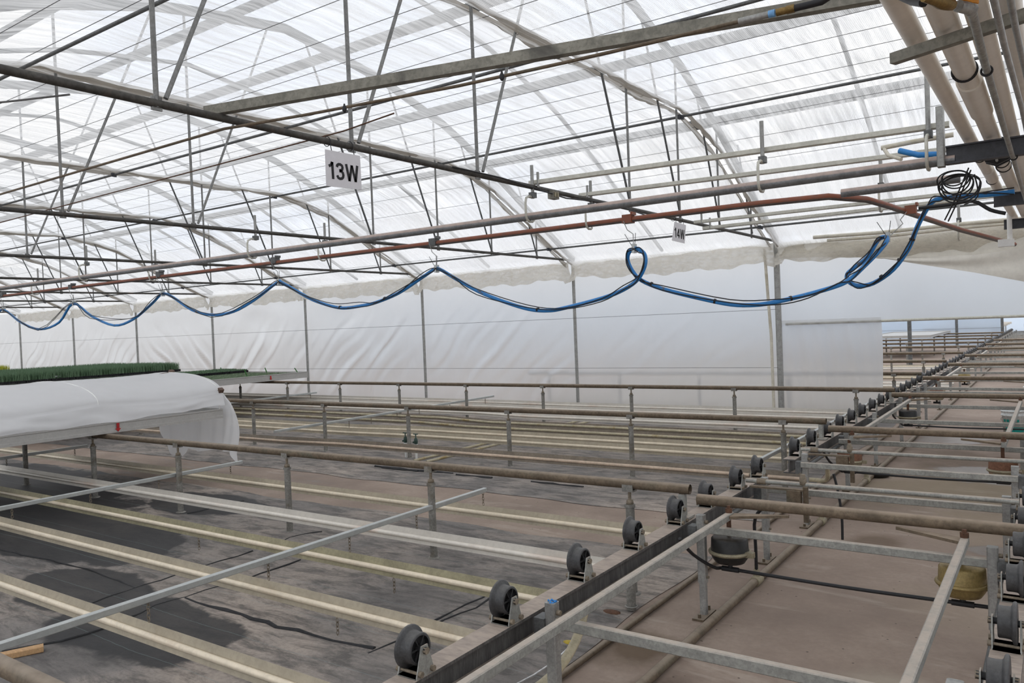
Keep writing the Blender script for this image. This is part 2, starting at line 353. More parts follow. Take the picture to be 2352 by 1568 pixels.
# ------------------------------------------------------------------ floor, roof, walls
fl = MB(); fl.box((-16, 24, -.1), (76, 76, .2)); struct(fl.build('floor', M['floor']))
def cloth(label, x0, x1, y0, y1):
    mb = MB()
    def fn(u, v):
        x = x0 + (x1 - x0) * u; y = y0 + (y1 - y0) * v
        e = .03 * math.sin(x * 2.1) + .02 * math.sin(x * 5.7 + 1)
        if v in (0, 1): y += e
        if u == 1: x += .02 * math.sin(y * 4)
        return (x, y, .004 + .006 * (math.sin(x * 1.7 + y * 2.3) * math.sin(y * 1.9 - x) + 1) * (0 if (u in (0, 1) or v in (0, 1)) else 1))
    mb.grid(fn, 220, 44)
    o = mb.build('ground_cloth', M['cloth']); tag(o, label, 'ground cloth')
    return o
gc1 = cloth('dark woven ground cloth with wet black patches under the nearest row of finned pipes', XL + .3, -2.12, -3.0, 5.44)
gc2 = cloth('dusty grey woven ground cloth between the concrete walkway and the plastic wall', XL + .3, -2.12, 6.58, 13.55)
def seam(parent, pts, r=.012, jag=.015):
    P = []
    for (a, b), (c, d) in zip(pts, pts[1:]):
        A = pz(a, b, .012); B = pz(c, d, .012); n = max(2, int((B - A).length / .12))
        P += [A.lerp(B, i / n) + Vector((random.uniform(-jag, jag), random.uniform(-jag, jag), 0)) for i in range(n)]
    P.append(pz(*pts[-1], .012))
    mb = MB(); mb.tube(P, [r * random.uniform(.5, 1.2) for _ in P], 5); return mb.build('frayed_seam', M['rope'], parent)
for pts, r in (([(430, 1373), (480, 1392), (560, 1412), (640, 1440), (720, 1458), (860, 1490)], .016), ([(0, 1262), (70, 1278), (180, 1300), (310, 1350)], .008),
               ([(0, 1500), (130, 1475), (250, 1440), (360, 1390), (430, 1370), (560, 1330), (690, 1285)], .012), ([(210, 1384), (330, 1345), (470, 1300), (580, 1265)], .009),
               ([(620, 1262), (660, 1235), (690, 1228), (740, 1222)], .012), ([(930, 1450), (1010, 1420), (1130, 1360)], .008), ([(985, 1440), (1090, 1395), (1160, 1355)], .01),
               ([(430, 1180), (560, 1150)], .01), ([(850, 1500), (920, 1470), (990, 1435)], .008), ([(860, 1070), (960, 1082)], .018)):
    seam(gc1, pts, r)
for pts, r in (([(880, 1073), (960, 1081), (1040, 1087)], .02), ([(1050, 1090), (1130, 1098)], .018), ([(1220, 1106), (1340, 1118)], .016)):
    seam(gc2, pts, r)

roof = MB()
def arch_roof(yc):
    roof.grid(lambda u, v: (XL + (XR - XL) * u, yc + (v - .5) * 14.08, prof(ARCH, YM + (v - .5) * 14.08) + .07), 4, 32)
for k in (-1, 0, 1, 2, 3): arch_roof(YM + k * 14.08)
struct(roof.build('ceiling', M['roof']))

from mathutils import noise as mno
def fold(x, z):
    k = (x - TX[0]) / 4.035; u = k - math.floor(k); i = -1 - int(math.floor(k)); ph = (i * 1.7) % 3
    env = math.sin(PI * min(1, max(0, u))) ** .5
    amp = (.18, .55, 1, 1.15, 1, 1.2, .8, .8, .8, .8, .8)[max(0, min(10, i))]
    sl = (1.0, .9, .75, .7, -.9, .8, .8, .8, .8, .8, .8)[max(0, min(10, i))]
    low = max(0, 1 - abs(z - 1.05) / 1.15) ** .8
    q = u * 4.035 * .75 - z * sl + .25 * mno.noise((x * .8, z * .9, 1.3))
    wob = max(0, mno.noise((q * 2.3, z * .6 + i, 4.2)) + .35)
    y = .060 * amp * env * low * wob * (math.sin(2 * PI * q / .41 + ph) + .6 * math.sin(2 * PI * q / .23 + ph * 2))
    y += .035 * env * amp * mno.noise((x * 1.1, z * 1.6, 8.0)) + .004 * math.sin(x * 31 + 3 * mno.noise((x, z, 0))) * (1 if z < 1.9 else .4)
    return y + .03 * env
wb = MB()
for i in range(10):
    x1 = TX[0] - 4.035 * i; x0 = x1 - 4.035
    if x0 < XL: x0 = XL
    if x1 <= XL: break
    wb.grid(lambda u, v: (x0 + (x1 - x0) * u, YW + .03 + fold(x0 + (x1 - x0) * u, 3.0 * v), 3.0 * v), 64, 48)
wb.grid(lambda u, v: (TX[0] + (XR - TX[0]) * u, YW + .03 + .02 * math.sin(u * 33 + v * 3), 1.605 + (3.0 - 1.605) * v), 60, 14)
struct(wb.build('wall_back', M['wall']))
wl = MB(); wl.grid(lambda u, v: (XL, -14 + 70 * u, 5.6 * v), 30, 4); struct(wl.build('wall_left', M['wall']))
wr = MB(); wr.grid(lambda u, v: (XR, -14 + 70 * u, 5.6 * v), 30, 4); struct(wr.build('wall_right', M['wall']))
wf = MB()
YF = 41.86
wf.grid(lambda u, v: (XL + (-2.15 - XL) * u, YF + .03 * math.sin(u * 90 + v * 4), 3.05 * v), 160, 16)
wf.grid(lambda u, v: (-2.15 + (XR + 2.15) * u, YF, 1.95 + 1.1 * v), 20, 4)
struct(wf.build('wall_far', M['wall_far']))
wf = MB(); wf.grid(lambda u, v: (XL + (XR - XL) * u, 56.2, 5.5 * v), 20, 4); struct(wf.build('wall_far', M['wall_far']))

cu = MB()
cu.grid(lambda u, v: (TX[0] + .02 + (1.58 + .03 * v * math.sin(v * 3)) * u, YW - .05 + .018 * math.sin(u * 17 + v * 2.5) * (1 - .6 * v) + .012 * math.sin(u * 41 + v * 5), .03 + 1.63 * v), 70, 30)
tag(cu.build('plastic_curtain', M['curtain']), 'clear plastic curtain hanging beside the open gap in the plastic wall', 'curtain')
ro = MB(); ro.tube([(TX[0] + .1, YW - .01, 1.60), (XR, YW - .01, 1.60)], .022, 10)
tag(ro.build('roll_tube', M['strip']), 'pale tube along the bottom edge of the film over the gap', 'tube')

# ------------------------------------------------------------------ wall posts and wires
for i, x in enumerate(TX[:8]):
    mb = MB(); r = .046 if i == 0 else .029
    mb.bar((x, YW - .03 - r, 0), (x, YW - .03 - r, ZC), 2 * r, 2 * r, (0, 1, 0), .25)
    mb.box((x, YW - .09, .005), (.2, .16, .012))
    lab = 'thickest grey wall post, beside the clear plastic curtain' if i == 0 else '%s grey wall post to the left of the thickest post' % ORD[i - 1]
    tag(mb.build('wall_post', M['galv']), lab, 'post', 'posts along the plastic wall')
mb = MB(); mb.tube([(TX[0] - .19, YW - .12, 2.95), (TX[0] - .15, YW - .12, 2.0), (TX[0] - .12, YW - .12, 1.4), (TX[0] - .11, YW - .14, .03)], .026, 10)
tag(mb.build('riser_pipe', M['pvc_small']), 'cream riser pipe running down beside the thickest wall post', 'pipe')
for z, l in ((1.858, 'upper thin wire stretched across the plastic wall'), (.86, 'lower thin wire stretched across the plastic wall')):
    mb = MB(); mb.tube([(XL, YW - .12, z), (TX[0], YW - .12, z)], .0035, 5); tag(mb.build('wall_wire', M['wire']), l, 'wire')
wx = 0
for (yy, xx, zt) in ((27.8, -3.95, 3.0), (41.7, -3.95, 3.0), (41.7, -2.15, 3.0)):
    mb = MB(); mb.bar((xx, yy, 0), (xx, yy, zt), .11, .11, (0, 1, 0)); mb.box((xx, yy, .005), (.2, .2, .012))
    tag(mb.build('house_post', M['galv_dark']), ['grey post standing among the bench rails beyond the gap', 'far grey post against the bluish end film', 'farthest thin post where the end film stops'][wx], 'post'); wx += 1
mb = MB(); mb.tube([(-14, YF - .08, .8), (-2.15, YF - .08, .8)], .006, 5); tag(mb.build('wall_wire', M['wire']), 'thin wire across the bluish end film seen through the gap', 'wire')

# ------------------------------------------------------------------ trusses
def truss(x, label):
    t = thing('roof_truss', label, 'roof truss', (x, YM, ZC), 'roof trusses across the greenhouse')
    y0, y1 = -.36, 13.68
    mb = MB(); mb.tube([(x, y0 + (y1 - y0) * k / 12, ZC) for k in range(13)], .0225, 12); mb.build('bottom_chord', M['chord'], t)
    mb = MB(); P = [(x, YM + (v / 16) * 7.02, prof(ARCH, YM + (v / 16) * 7.02)) for v in range(-16, 17)]
    for a, b in zip(P, P[1:]): mb.bar(a, b, .06, .11)
    mb.build('arched_rafter', M['galv_dark'], t)
    for k in (-5, -4, -3, -2, -1, 0, 1, 2, 3, 4, 5)[1:-1]:
        y = YM + 1.418 * k
        if k == 0: continue
        mb = MB(); mb.tube([(x, y, ZC - .02), (x, y, prof(ARCH, y))], .0145, 8)
        mb.box((x, y, ZC), (.012, .06, .075)); mb.build('vertical_strut', M['galv_mid'], t)
        s = 1 if k < 0 else -1; ye = y + s * .95
        zz = prof(ARCH, ye)
        mb = MB(); mb.tube([(x + .025, y + s * .04, ZC + .03), (x + .025, y + s * .60, ZC + 1.32), (x + .025, y + s * (.60 + .43 * (zz - ZC - 1.32)), zz)], .0135, 8)
        mb.build('diagonal_strut', M['galv_mid' if k < 0 else 'galv_dark'], t)
    return t
tr0 = truss(TX[0], 'nearest roof truss, carrying the 13W and 14W signs')
for i in range(1, 8): copy_tree(tr0, (TX[i] - TX[0], 0, 0), '%s roof truss from the front, counting away to the left' % ORD[i])

# intermediate roof bars and purlins seen through the cloth
for i in range(-1, 8):
    x = TX[0] - 4.035 * (i + .5) - .1
    mb = MB(); P = [(x, YM + (v / 12) * 7.02, prof(ARCH, YM + (v / 12) * 7.02) + .02) for v in range(-12, 13)]
    for a, b in zip(P, P[1:]): mb.bar(a, b, .048, .05)
    tag(mb.build('roof_bar', M['galv_dark']), 'thin roof bar dimly seen through the shade cloth between two trusses', 'roof bar', 'thin roof bars above the shade cloth')
for y, l in ((7.5, 'band-like roof purlin beside the ridge on the wall side, seen through the cloth'), (9.4, 'middle roof purlin on the wall side, seen through the shade cloth'), (10.85, 'lowest band-like purlin above the slope towards the plastic wall'),
             (5.82, 'band-like roof purlin just on the near side of the ridge'), (3.92, 'middle roof purlin on the near side of the ridge'), (2.47, 'lowest roof purlin on the near side, at the top left')):
    mb = MB(); z = prof(ARCH, y) + .02
    s = (prof(ARCH, y + .1) - prof(ARCH, y - .1)) / .2
    mb.bar((XL, y, z), (XR, y, z), .17, .05, (0, -s, 1)); tag(mb.build('roof_purlin', M['galv_dark']), l, 'purlin')
for y, l in ((3.45, 'left brace tube under the shade cloth, crossing the top left corner'), (6.55, 'middle brace tube under the ridge of the shade cloth'), (9.6, 'right brace tube where the shade cloth starts to slope'),
             (12.75, 'lowest brace tube under the cloth slope near the plastic wall')):
    z = prof(SCR, y) - .07
    t = thing('brace_tube', l, 'tube', (-20, y, z))
    mb = MB(); mb.tube([(XL, y, z), (-20, y, z), (XR, y, z)], .017, 10); mb.build('tube', M['galv_dark'], t)
    for x in TX[:8]:
        mb = MB(); mb.box((x, y, z), (.045, .065, .055)); mb.box((x + .04, y, z - .015), (.025, .04, .05)); mb.build('bracket', M['steel_dark'], t)

# ------------------------------------------------------------------ shade screens
BN = [TX[0] + 8.07, TX[0] + 4.035] + TX
for i in range(9):
    xa, xb = BN[i + 1], BN[i]
    if i == 0: nm = 'shade cloth bay nearest the camera, at the upper right'
    else: nm = ('shade cloth bay just behind the %s truss from the front' % ORD[i - 1]) if i > 1 else 'shade cloth bay just behind the nearest truss'
    t = thing('shade_screen', nm, 'shade cloth', ((xa + xb) / 2, YM, 4.42), 'shade cloth bays under the roof')
    mb = MB(); rnd = random.Random(i)
    ph = [rnd.uniform(0, 6) for _ in range(4)]
    def fn(u, v):
        y = -.26 + 13.84 * v
        w = y / .52; sag = .018 * abs(math.sin(PI * w)) + .01 * math.sin(u * 9 + ph[0] + y) * math.sin(y * 2.2 + ph[1])
        edge = .05 * (abs(2 * u - 1) ** 6)
        return (xa + .04 + (xb - xa - .08) * u, y, prof(SCR, y) - sag - edge + .03)
    mb.grid(fn, 24, 110); mb.build('cloth', M['screen'], t)
    mb = MB()       # gathered edge hanging along the truss
    for dx in (.05, -.05):
        xx = xa if dx > 0 else xb
        def hem(u, v):
            y = -.2 + 13.7 * u; fl_ = .02 * math.sin(y * 19 + ph[2]) + .015 * math.sin(y * 43)
            return (xx + dx * (1 + .7 * math.sin(v * PI)) + fl_ * .5 * v, y, prof(SCR, y) + .02 - (.07 + .03 * math.sin(y * 3.1 + ph[3])) * v)
        mb.grid(hem, 130, 3)
    mb.build('gathered_hem', M['hem'], t)
    mb = MB()       # dirty skirt over the wall head
    if i > 0:
        def skirt(u, v):
            x = xa + (xb - xa) * u
            low = 2.66 - .05 * abs(math.sin(u * PI)) + .025 * math.sin(u * 23 + ph[0]) + .015 * math.sin(u * 61 + ph[1]) + (-.07 if (u < .04 or u > .96) else 0)
            z = 2.98 + (low - 2.98) * v
            return (x, 13.52 + .05 * math.sin(v * PI * 1.5 + u * 4) + .02 * math.sin(u * 47 + v * 3), z)
        mb.grid(skirt, 90, 8); mb.build('skirt', M['skirt'], t)
    else:
        def skirt(u, v):
            x = xa + (xb - xa) * u
            low = 2.90 + .03 * math.sin(u * 17) + .02 * math.sin(u * 49)
            return (x, 13.45 + .05 * math.sin(v * 5 + u * 4) + .03 * math.sin(u * 37 + v * 3), 3.1 + (low - 3.1) * v)
        mb.grid(skirt, 90, 8); mb.build('skirt', M['skirt'], t)
ys = [.3 + .52 * k for k in range(25)]
for y in ys:
    mb = MB(); z = prof(SCR, y) - .005
    mb.tube([(XL + .1, y, z), (-20, y, z), (XR - .1, y, z)], .003, 5)
    tag(mb.build('support_wire', M['wire']), 'thin dark wire carrying the white shade cloth', 'wire', 'wires under the shade cloth')

# ------------------------------------------------------------------ canvas flap and pipes over the gap
def strip_between(mb, top, bot, Y, n=40, amp=.02, off=0):
    def lerp(tab, x):
        for (a, p), (b, q) in zip(tab, tab[1:]):
            if x <= b: return p + (q - p) * (x - a) / (b - a)
        return tab[-1][1]
    x0, x1 = top[0][0], top[-1][0]
    def fn(u, v):
        x = x0 + (x1 - x0) * u; a = py(x, lerp(top, x), Y); b = py(x, lerp(bot, x), Y)
        p = a.lerp(b, v); p.y += amp * math.sin(v * 5 + u * 9) * math.sin(v * PI) + off; return p
    mb.grid(fn, n, 8)
mb = MB(); strip_between(mb, [(1790, 562), (2050, 548), (2360, 512), (2480, 500)], [(1790, 594), (1880, 590), (2040, 592), (2200, 590), (2360, 572), (2480, 566)], 13.56)
tag(mb.build('canvas_flap', M['flap']), 'beige canvas flap with stitched edge across the wall head over the gap', 'canvas flap')
mb = MB(); strip_between(mb, [(2020, 588), (2120, 590), (2240, 585), (2360, 568), (2480, 560)], [(2020, 592), (2120, 608), (2240, 626), (2360, 648), (2480, 690)], 13.48, amp=.03)
tag(mb.build('canvas_flap', M['flap']), 'loose mildewed canvas edge drooping lower at the right', 'canvas flap')
for k, (a, b, r) in enumerate((((1868, 545), (2190, 516), .03), ((1900, 552), (2190, 525), .024))):
    A = py(*a, 13.3); B = py(*b, 13.3); mid = A.lerp(B, .5) - Vector((0, 0, .02)); C_ = B + (B - A) * .8
    mb = MB(); mb.tube([A, mid, B, C_], r, 8); tag(mb.build('header_pipe', M['pvc_small']), ['upper cream pipe along the wall head over the canvas flap', 'lower cream pipe along the wall head over the canvas flap'][k], 'pipe')

# ------------------------------------------------------------------ strut channel, spray pipe, rod
UCH = [(-.04, -.04), (.04, -.04), (.04, .04), (.025, .04), (.025, .03), (.034, .03), (.034, -.034), (-.034, -.034), (-.034, .03), (-.025, .03), (-.025, .04), (-.04, .04)]
A = Vector((TX[0] - .12, 2.79, 3.075)); B = Vector((.35, 3.86, 3.075))
mb = MB(); mb.sweep([(x * .62, z * .68) for x, z in UCH], A, B); dv = (B - A).normalized()
ch = mb.build('strut_channel', M['strut']); tag(ch, 'heavy stained strut channel spanning the top of the photo to the pipes', 'strut channel')
P = [pz(x, y, 2.955) for x, y in ((-40, 458), (514, 296), (700, 264), (1054, 197), (1300, 143), (1500, 97), (1708, 47))]
t = thing('spray_pipe', 'thin rusty spray pipe slung under the strut channel', 'pipe', P[3])
mb = MB(); mb.tube(P, .0085, 8); mb.build('pipe', M['rail'], t)
for k in (.3, .62):
    q = P[1].lerp(P[6], k); mb = MB(); mb.lathe([(.006, 0), (.012, .01), (.012, .025), (.006, .035), (.004, .045)], q - Vector((0, 0, .045))); mb.build('nozzle', M['blackrub'], t)
mb = MB(); d = (P[6] - P[5]).normalized()
mb.tube([P[6] - d * .02, P[6] + d * .1], .014, 8); mb.build('coupling', M['galv'], t)
mb = MB(); mb.tube([P[6] + d * .1, P[6] + d * .125], .0155, 8); mb.build('blue_tape', M['bluegrip'], t)
mb = MB(); mb.tube([P[6] + d * .13, P[6] + d * .17], .015, 8); mb.tube([P[6] + d * .17, P[6] + d * .2], .017, 6); mb.build('brass_union', M['brass'], t)
HS = [P[6] + d * .2, P[6] + d * .3 + Vector((0, 0, .0)), P[6] + d * .42 + Vector((0, 0, .05)), P[6] + d * .55 + Vector((0, 0, .13)), pz(2020, -40, 2.99), pz(2040, -22, 2.9), pz(2095, 2, 2.78), pz(2121, 6, 2.72)]
mb = MB(); mb.tube(HS, .0145, 8); tag(mb.build('black_hose', M['blackrub']), 'short black hose joining the spray pipe to the valve at the top', 'hose')
mb = MB(); A = px(790, 318, TX[0]); mb.tube([Vector((-12.5, A.y, 3.03)), A + Vector((0, 0, .05)), A + Vector((.45, .02, .09))], .005, 6)
tag(mb.build('rusty_rod', M['rust']), 'long thin rusty rod lying across the truss above the 13W sign', 'rod')
mb = MB(); A = px(160, 217, TX[0]); mb.tube([A, px(80, 205, TX[0]) - Vector((.3, 0, 0)), px(-60, 190, TX[0]) - Vector((.6, 0, 0))], .005, 6)
tag(mb.build('loose_wire', M['wire']), 'loose grey wire leaving the nearest truss tube at the upper left', 'wire')

# ------------------------------------------------------------------ hanging irrigation tracks
Y1, Z1, Y2, Z2 = 6.02, 2.745, 7.12, 2.765
mb = MB(); mb.tube([(XL + .15, Y1, Z1), (-20, Y1, Z1), (-.55, Y1, Z1)], .036, 12)
tag(mb.build('track_pipe', M['pinkdust']), 'upper hanging track pipe, grey with pink dust on top', 'pipe')
mb = MB(); P2 = [Vector((XL + .15, Y2, Z2)), Vector((-20, Y2, Z2)), Vector((-2.2, Y2, Z2)), Vector((-1.62, Y2 + .05, Z2 - .005))]
cv = [(1990, 458, 7.45), (2035, 471, 8.0), (2100, 493, 9.0), (2207, 528, 10.6), (2330, 561, 12.4)]
P2 += [py(x, y, Y) for x, y, Y in cv]
mb.tube(P2, .029, 12); tag(mb.build('hose_track', M['redrust']), 'lower red-brown hose track that bends away towards the right wall', 'track')
mb = MB(); mb.tube([(-1.5, Y2 - .01, Z2 + .0), (-.62, Y2 - .01, Z2 + .005)], .036, 14)
tag(mb.build('track_stub', M['pinkdust']), 'short thick grey pipe ending over the bend of the red-brown track', 'pipe')
def hanger(x, Yp, Zp, label, top):
    t = thing('track_hanger', label, 'hanger', (x, Yp, Zp), 'hangers holding the track pipes')
    mb = MB(); mb.tube([(x, Yp + .05, top), (x, Yp + .05, Zp + .17)], .016, 8); mb.build('rod', M['galv'], t)
    mb = MB(); mb.box((x, Yp + .05, Zp + .20), (.05, .06, .05)); mb.build('clamp', M['galv_dark'], t)
    mb = MB(); mb.tube([(x, Yp + .05, Zp + .18), (x, Yp - .01, Zp + .185), (x, Yp - .06, Zp + .165), (x, Yp - .075, Zp + .12), (x, Yp - .075, Zp + .01), (x, Yp - .06, Zp - .03), (x, Yp - .02, Zp - .048), (x, Yp + .03, Zp - .045), (x, Yp + .05, Zp - .03)], .011, 8)
    mb.build('hook', M['strip'], t)
for i in range(6):
    w = 'the nearest truss' if i == 0 else 'the %s truss from the front' % ORD[i]
    hanger(TX[i], Y1, Z1, 'hook hanger holding the upper track pipe under ' + w, 3.22)
    hanger(TX[i], Y2, Z2, 'hook hanger holding the red-brown track under ' + w, 3.22)
hanger(-1.84, Y1, Z1, 'hook hanger on the upper track pipe midway right of the nearest truss', 3.24)
hanger(-.71, Y1, Z1, 'tall pale hook hanger at the right end of the upper track pipe', 3.36)
hanger(-1.35, Y2 + .9, 2.73, 'hook hanger holding the start of the track bend', 3.2)
hanger(-.98, 10.9, 2.62, 'hook hanger near the far end of the bent track', 3.0)
# support strips
for (p, q, Y, l) in (((1215, 420), (2180, 284), 6.12, 'highest pale support strip at the right, ending at a bolted plate'), ((1330, 448), (2190, 340), 7.14, 'second pale support strip, just above the upper track pipe'),
                     ((1594, 510), (2330, 428), 9.4, 'third pale support strip, behind the track bend'), ((1614, 524), (2330, 444), 9.8, 'lowest stained support strip behind the track bend')):
    A = py(*p, Y); B = py(*q, Y); z = (A.z + B.z) / 2
    t = thing('support_strip', l, 'support strip', (A.x, Y, z))
    mb = MB(); mb.bar((A.x, Y, A.z), (B.x, Y, B.z), .02, .036); mb.bar((A.x, Y + .02, A.z - .018), (B.x, Y + .02, B.z - .018), .03, .006); mb.build('channel', M['strip'], t)
    mb = MB(); mb.tube([(A.x + .1, Y, z - .02), (A.x + .1, Y, z + .12)], .013, 8); mb.build('stud', M['galv'], t)
# outlet box on the first chord
A = px(1265, 449, TX[0]); t = thing('outlet_box', 'small electrical outlet box fixed on the nearest truss tube', 'outlet box', A)
mb = MB(); mb.box(A + Vector((.03, 0, 0)), (.06, .11, .075)); mb.build('box', M['strut'], t)
for s in (-.02, .025):
    mb = MB(); mb.box(A + Vector((.064, s, 0)), (.008, .03, .045)); mb.build('socket', M['clampring'], t)
mb = MB(); mb.tube([px(1040, 383, TX[0] + .03), px(1150, 408, TX[0] + .05) , px(1240, 436, TX[0] + .05), px(1300, 455, TX[0] + .05), px(1400, 466, TX[0] + .05), px(1500, 500, TX[0] + .05)], .007, 6)
tag(mb.build('power_cable', M['blackrub']), 'black cable clipped along the nearest truss tube through the outlet box', 'cable')

# ------------------------------------------------------------------ signs
GLYPH = {      # grotesque numerals and W as pen strokes in a unit box (x, y), stroke weight .17
    '1': (.42, [[(.27, 0), (.27, 1)], [(.02, .74), (.17, .80), (.27, .99)]]),
    '3': (.56, [[(.06, .74), (.10, .86), (.20, .92), (.32, .92), (.43, .86), (.46, .76), (.43, .64), (.34, .57), (.22, .55)], [(.22, .53), (.36, .52), (.46, .44), (.49, .31), (.46, .18), (.36, .09), (.24, .07), (.12, .11), (.05, .25)]]),
    '4': (.60, [[(.43, 0), (.43, .98)], [(.43, .93), (.06, .31)], [(.02, .27), (.60, .27)]]),
    'W': (.95, [[(.07, 1), (.25, .0)], [(.25, .0), (.475, .97)], [(.475, .97), (.70, .0)], [(.70, .0), (.88, 1)]])}
def letters(body, wt):
    x = 0; out = []
    for ch in body:
        w, st = GLYPH[ch]
        for s_ in st: out.append([(x + px_, py_) for px_, py_ in s_])
        x += w + .10
    return out, x - .10
def sign(body, pts, label):
    P = [px(x, y, TX[0] + .045) for x, y in pts]; c = sum(P, Vector()) / 4
    t = thing('row_sign', label, 'sign', c)
    mb = MB(); mb.plate([P[3], P[2], P[1], P[0]], (.004, 0, 0)); mb.build('board', M['sign'], t)
    ax = ((P[1] - P[0]) + (P[2] - P[3])).normalized(); w = (P[1] - P[0]).length; h = (P[3] - P[0]).length; upv = Vector((1, 0, 0)).cross(ax)
    st, tw = letters(body, .17); sx_ = .86 * w / tw; sy_ = .47 * h; mb = MB(); hw = .082
    def loc(x, y): return c + ax * ((x - tw / 2) * sx_) + upv * ((y - .5) * sy_ - .012) + Vector((.004, 0, 0))
    for s_ in st:
        L = []; R_ = []; n = len(s_)
        for i in range(n):
            (xa, ya), (xb, yb) = s_[max(i - 1, 0)], s_[min(i + 1, n - 1)]; d = math.hypot(xb - xa, yb - ya); nx, ny = -(yb - ya) / d * hw, (xb - xa) / d * hw
            L.append(loc(s_[i][0] + nx, s_[i][1] + ny)); R_.append(loc(s_[i][0] - nx, s_[i][1] - ny))
        for i in range(n - 1): mb.plate([L[i], L[i + 1], R_[i + 1], R_[i]], (.0015, 0, 0))
    mb.build('lettering', M['ink'], t)
    for k in (.2, .85):
        q = P[0].lerp(P[1], k); mb = MB(); mb.torus((TX[0], q.y, ZC), (0, 1, .1), .032, .003, 14, 5); mb.tube([q - Vector((0, 0, .02)), Vector((TX[0] + .03, q.y, ZC - .02))], .003, 5); mb.build('tie', M['blackrub'], t)
sign('13W', [(746, 343), (826, 358), (830, 436), (749, 427)], 'white sign reading 13W tied to the nearest truss tube')
sign('14W', [(1549, 509), (1575, 517), (1572, 559), (1543, 552)], 'small white sign reading 14W hung near the wall end of the truss')

# ------------------------------------------------------------------ blue hose on trolleys
HP = [(-90, 735), (-40, 748), (-12, 728), (8, 711), (48, 740), (92, 756), (136, 740), (168, 697), (211, 726), (262, 747), (306, 733), (350, 696), (372, 675), (395, 681), (442, 712), (490, 723), (537, 715), (585, 688), (636, 649), (650, 650),
      (704, 681), (730, 693), (770, 705), (796, 707), (830, 702), (862, 695), (915, 673), (968, 638), (997, 619), (1010, 618), (1047, 640), (1099, 669), (1159, 693), (1216, 710), (1260, 713), (1297, 707), (1385, 684), (1434, 664), (1465, 641), (1481, 610),
      (1481, 586), (1470, 574), (1456, 571), (1444, 581), (1442, 599), (1454, 624), (1474, 644), (1524, 664), (1613, 686), (1680, 699), (1734, 700), (1783, 693), (1859, 675), (1926, 655), (1955, 639), (1984, 612), (2015, 581), (2036, 555), (2034, 544), (2016, 552),
      (1993, 590), (1962, 615), (1946, 630), (1949, 646), (1971, 656), (2006, 650), (2051, 619), (2087, 570), (2105, 525), (2123, 489), (2141, 464), (2160, 456), (2194, 452), (2270, 447), (2330, 440)]
def hoseY(i):
    x, y = HP[i]
    if i < 44: return Y2 - .0
    if i < 52: return Y2 + .05 + (x - 1450) / 500 * .35
    if i < 58: return 7.6 + (i - 52) * .08
    if i < 66: return 8.15 - (i - 58) * .03
    return 7.85 - (i - 66) * .02
HW = [py(x, y, hoseY(i)) for i, (x, y) in enumerate(HP)]
def smooth(P, n=3):
    out = []
    for i in range(len(P) - 1):
        p0, p1, p2, p3 = P[max(i-1, 0)], P[i], P[i+1], P[min(i+2, len(P)-1)]
        for k in range(n):
            t_ = k / n
            out.append(.5 * ((2*p1) + (p2-p0)*t_ + (2*p0-5*p1+4*p2-p3)*t_*t_ + (3*p1-p0-3*p2+p3)*t_**3))
    return out + [P[-1]]
ht = thing('blue_hose', 'long blue water hose hanging in loops from the red-brown track', 'hose', HW[30])
mb = MB(); mb.tube(smooth(HW, 4), .021, 12); mb.build('hose', M['blue'], ht)
for i in (22, 25, 33, 46, 48, 51, 65, 66, 67):
    a, b = HW[i], HW[i + 1]; mb = MB(); mb.tube([a.lerp(b, .4), a.lerp(b, .4) + (b - a).normalized() * .02], .025, 10); mb.build('cable_tie', M['blackrub'], ht)
for k, (dz, dy, lab) in enumerate(((.028, -.03, 'upper of two thin black cables strapped along the blue hose'), (-.006, -.035, 'lower of two thin black cables strapped along the blue hose'))):
    C_ = []
    for i, p in enumerate(HW):
        if i in (4, 6, 9, 14, 16, 21, 23, 32, 34, 48, 50): continue
        w = .035 * math.sin(i * 1.9 + k * 2.1)
        if k == 0 and i in (22, 24, 33, 49): w = .05
        if k == 1 and i in (15, 8, 31, 36, 52): w = -.05
        C_.append(p + Vector((0, dy, dz * .4 + w * .7)))
    mb = MB(); mb.tube(smooth(C_, 4), .0055, 6); tag(mb.build('black_cable', M['blackrub']), lab, 'cable')
for n_, (a, b, Y, lab) in enumerate((((1443, 503), (1457, 574), Y2, 'hose trolley above the round loop of the hose'), ((997, 556), (1003, 620), Y2, 'hose trolley between the round loop and the 13W sign'),
        ((632, 598), (642, 650), Y2, 'hose trolley left of and below the 13W sign'), ((367, 630), (374, 676), Y2, 'third hose trolley from the left edge'), ((165, 659), (170, 697), Y2, 'second hose trolley from the left edge'),
        ((7, 676), (9, 712), Y2, 'leftmost hose trolley at the edge of the photo'), ((2092, 482), (2040, 548), 8.6, 'hose trolley on the bent part of the track'))):
    A = py(*a, Y); B = py(*b, Y if n_ < 6 else 8.15)
    t = thing('hose_trolley', lab, 'trolley', A, 'trolleys carrying the blue hose')
    mb = MB(); mb.box(A, (.10, .085, .085)); mb.box(A + Vector((.055, 0, .05)), (.02, .09, .03)); mb.build('carriage', M['redrust'] if n_ in (0, 6) else M['galv_dark'], t)
    L = B - A; mb = MB(); mb.tube([A - Vector((.03, .05, .02)), A + L * .35 + Vector((-.02, -.03, 0)), A + L * .5 + Vector((.03, -.02, 0)), A + L * .85, B], .0045, 6); mb.build('hanger_wire', M['galv'], t)
    mb = MB(); mb.box(B + Vector((0, 0, .015)), (.03, .06, .09)); mb.build('hose_clip', M['alubar'], t)
    for dx in (-.09, .03):
        mb = MB(); mb.tube([B, B + Vector((dx, -.02, .165))], .003, 5); mb.build('tie_tail', M['blackrub'], t)

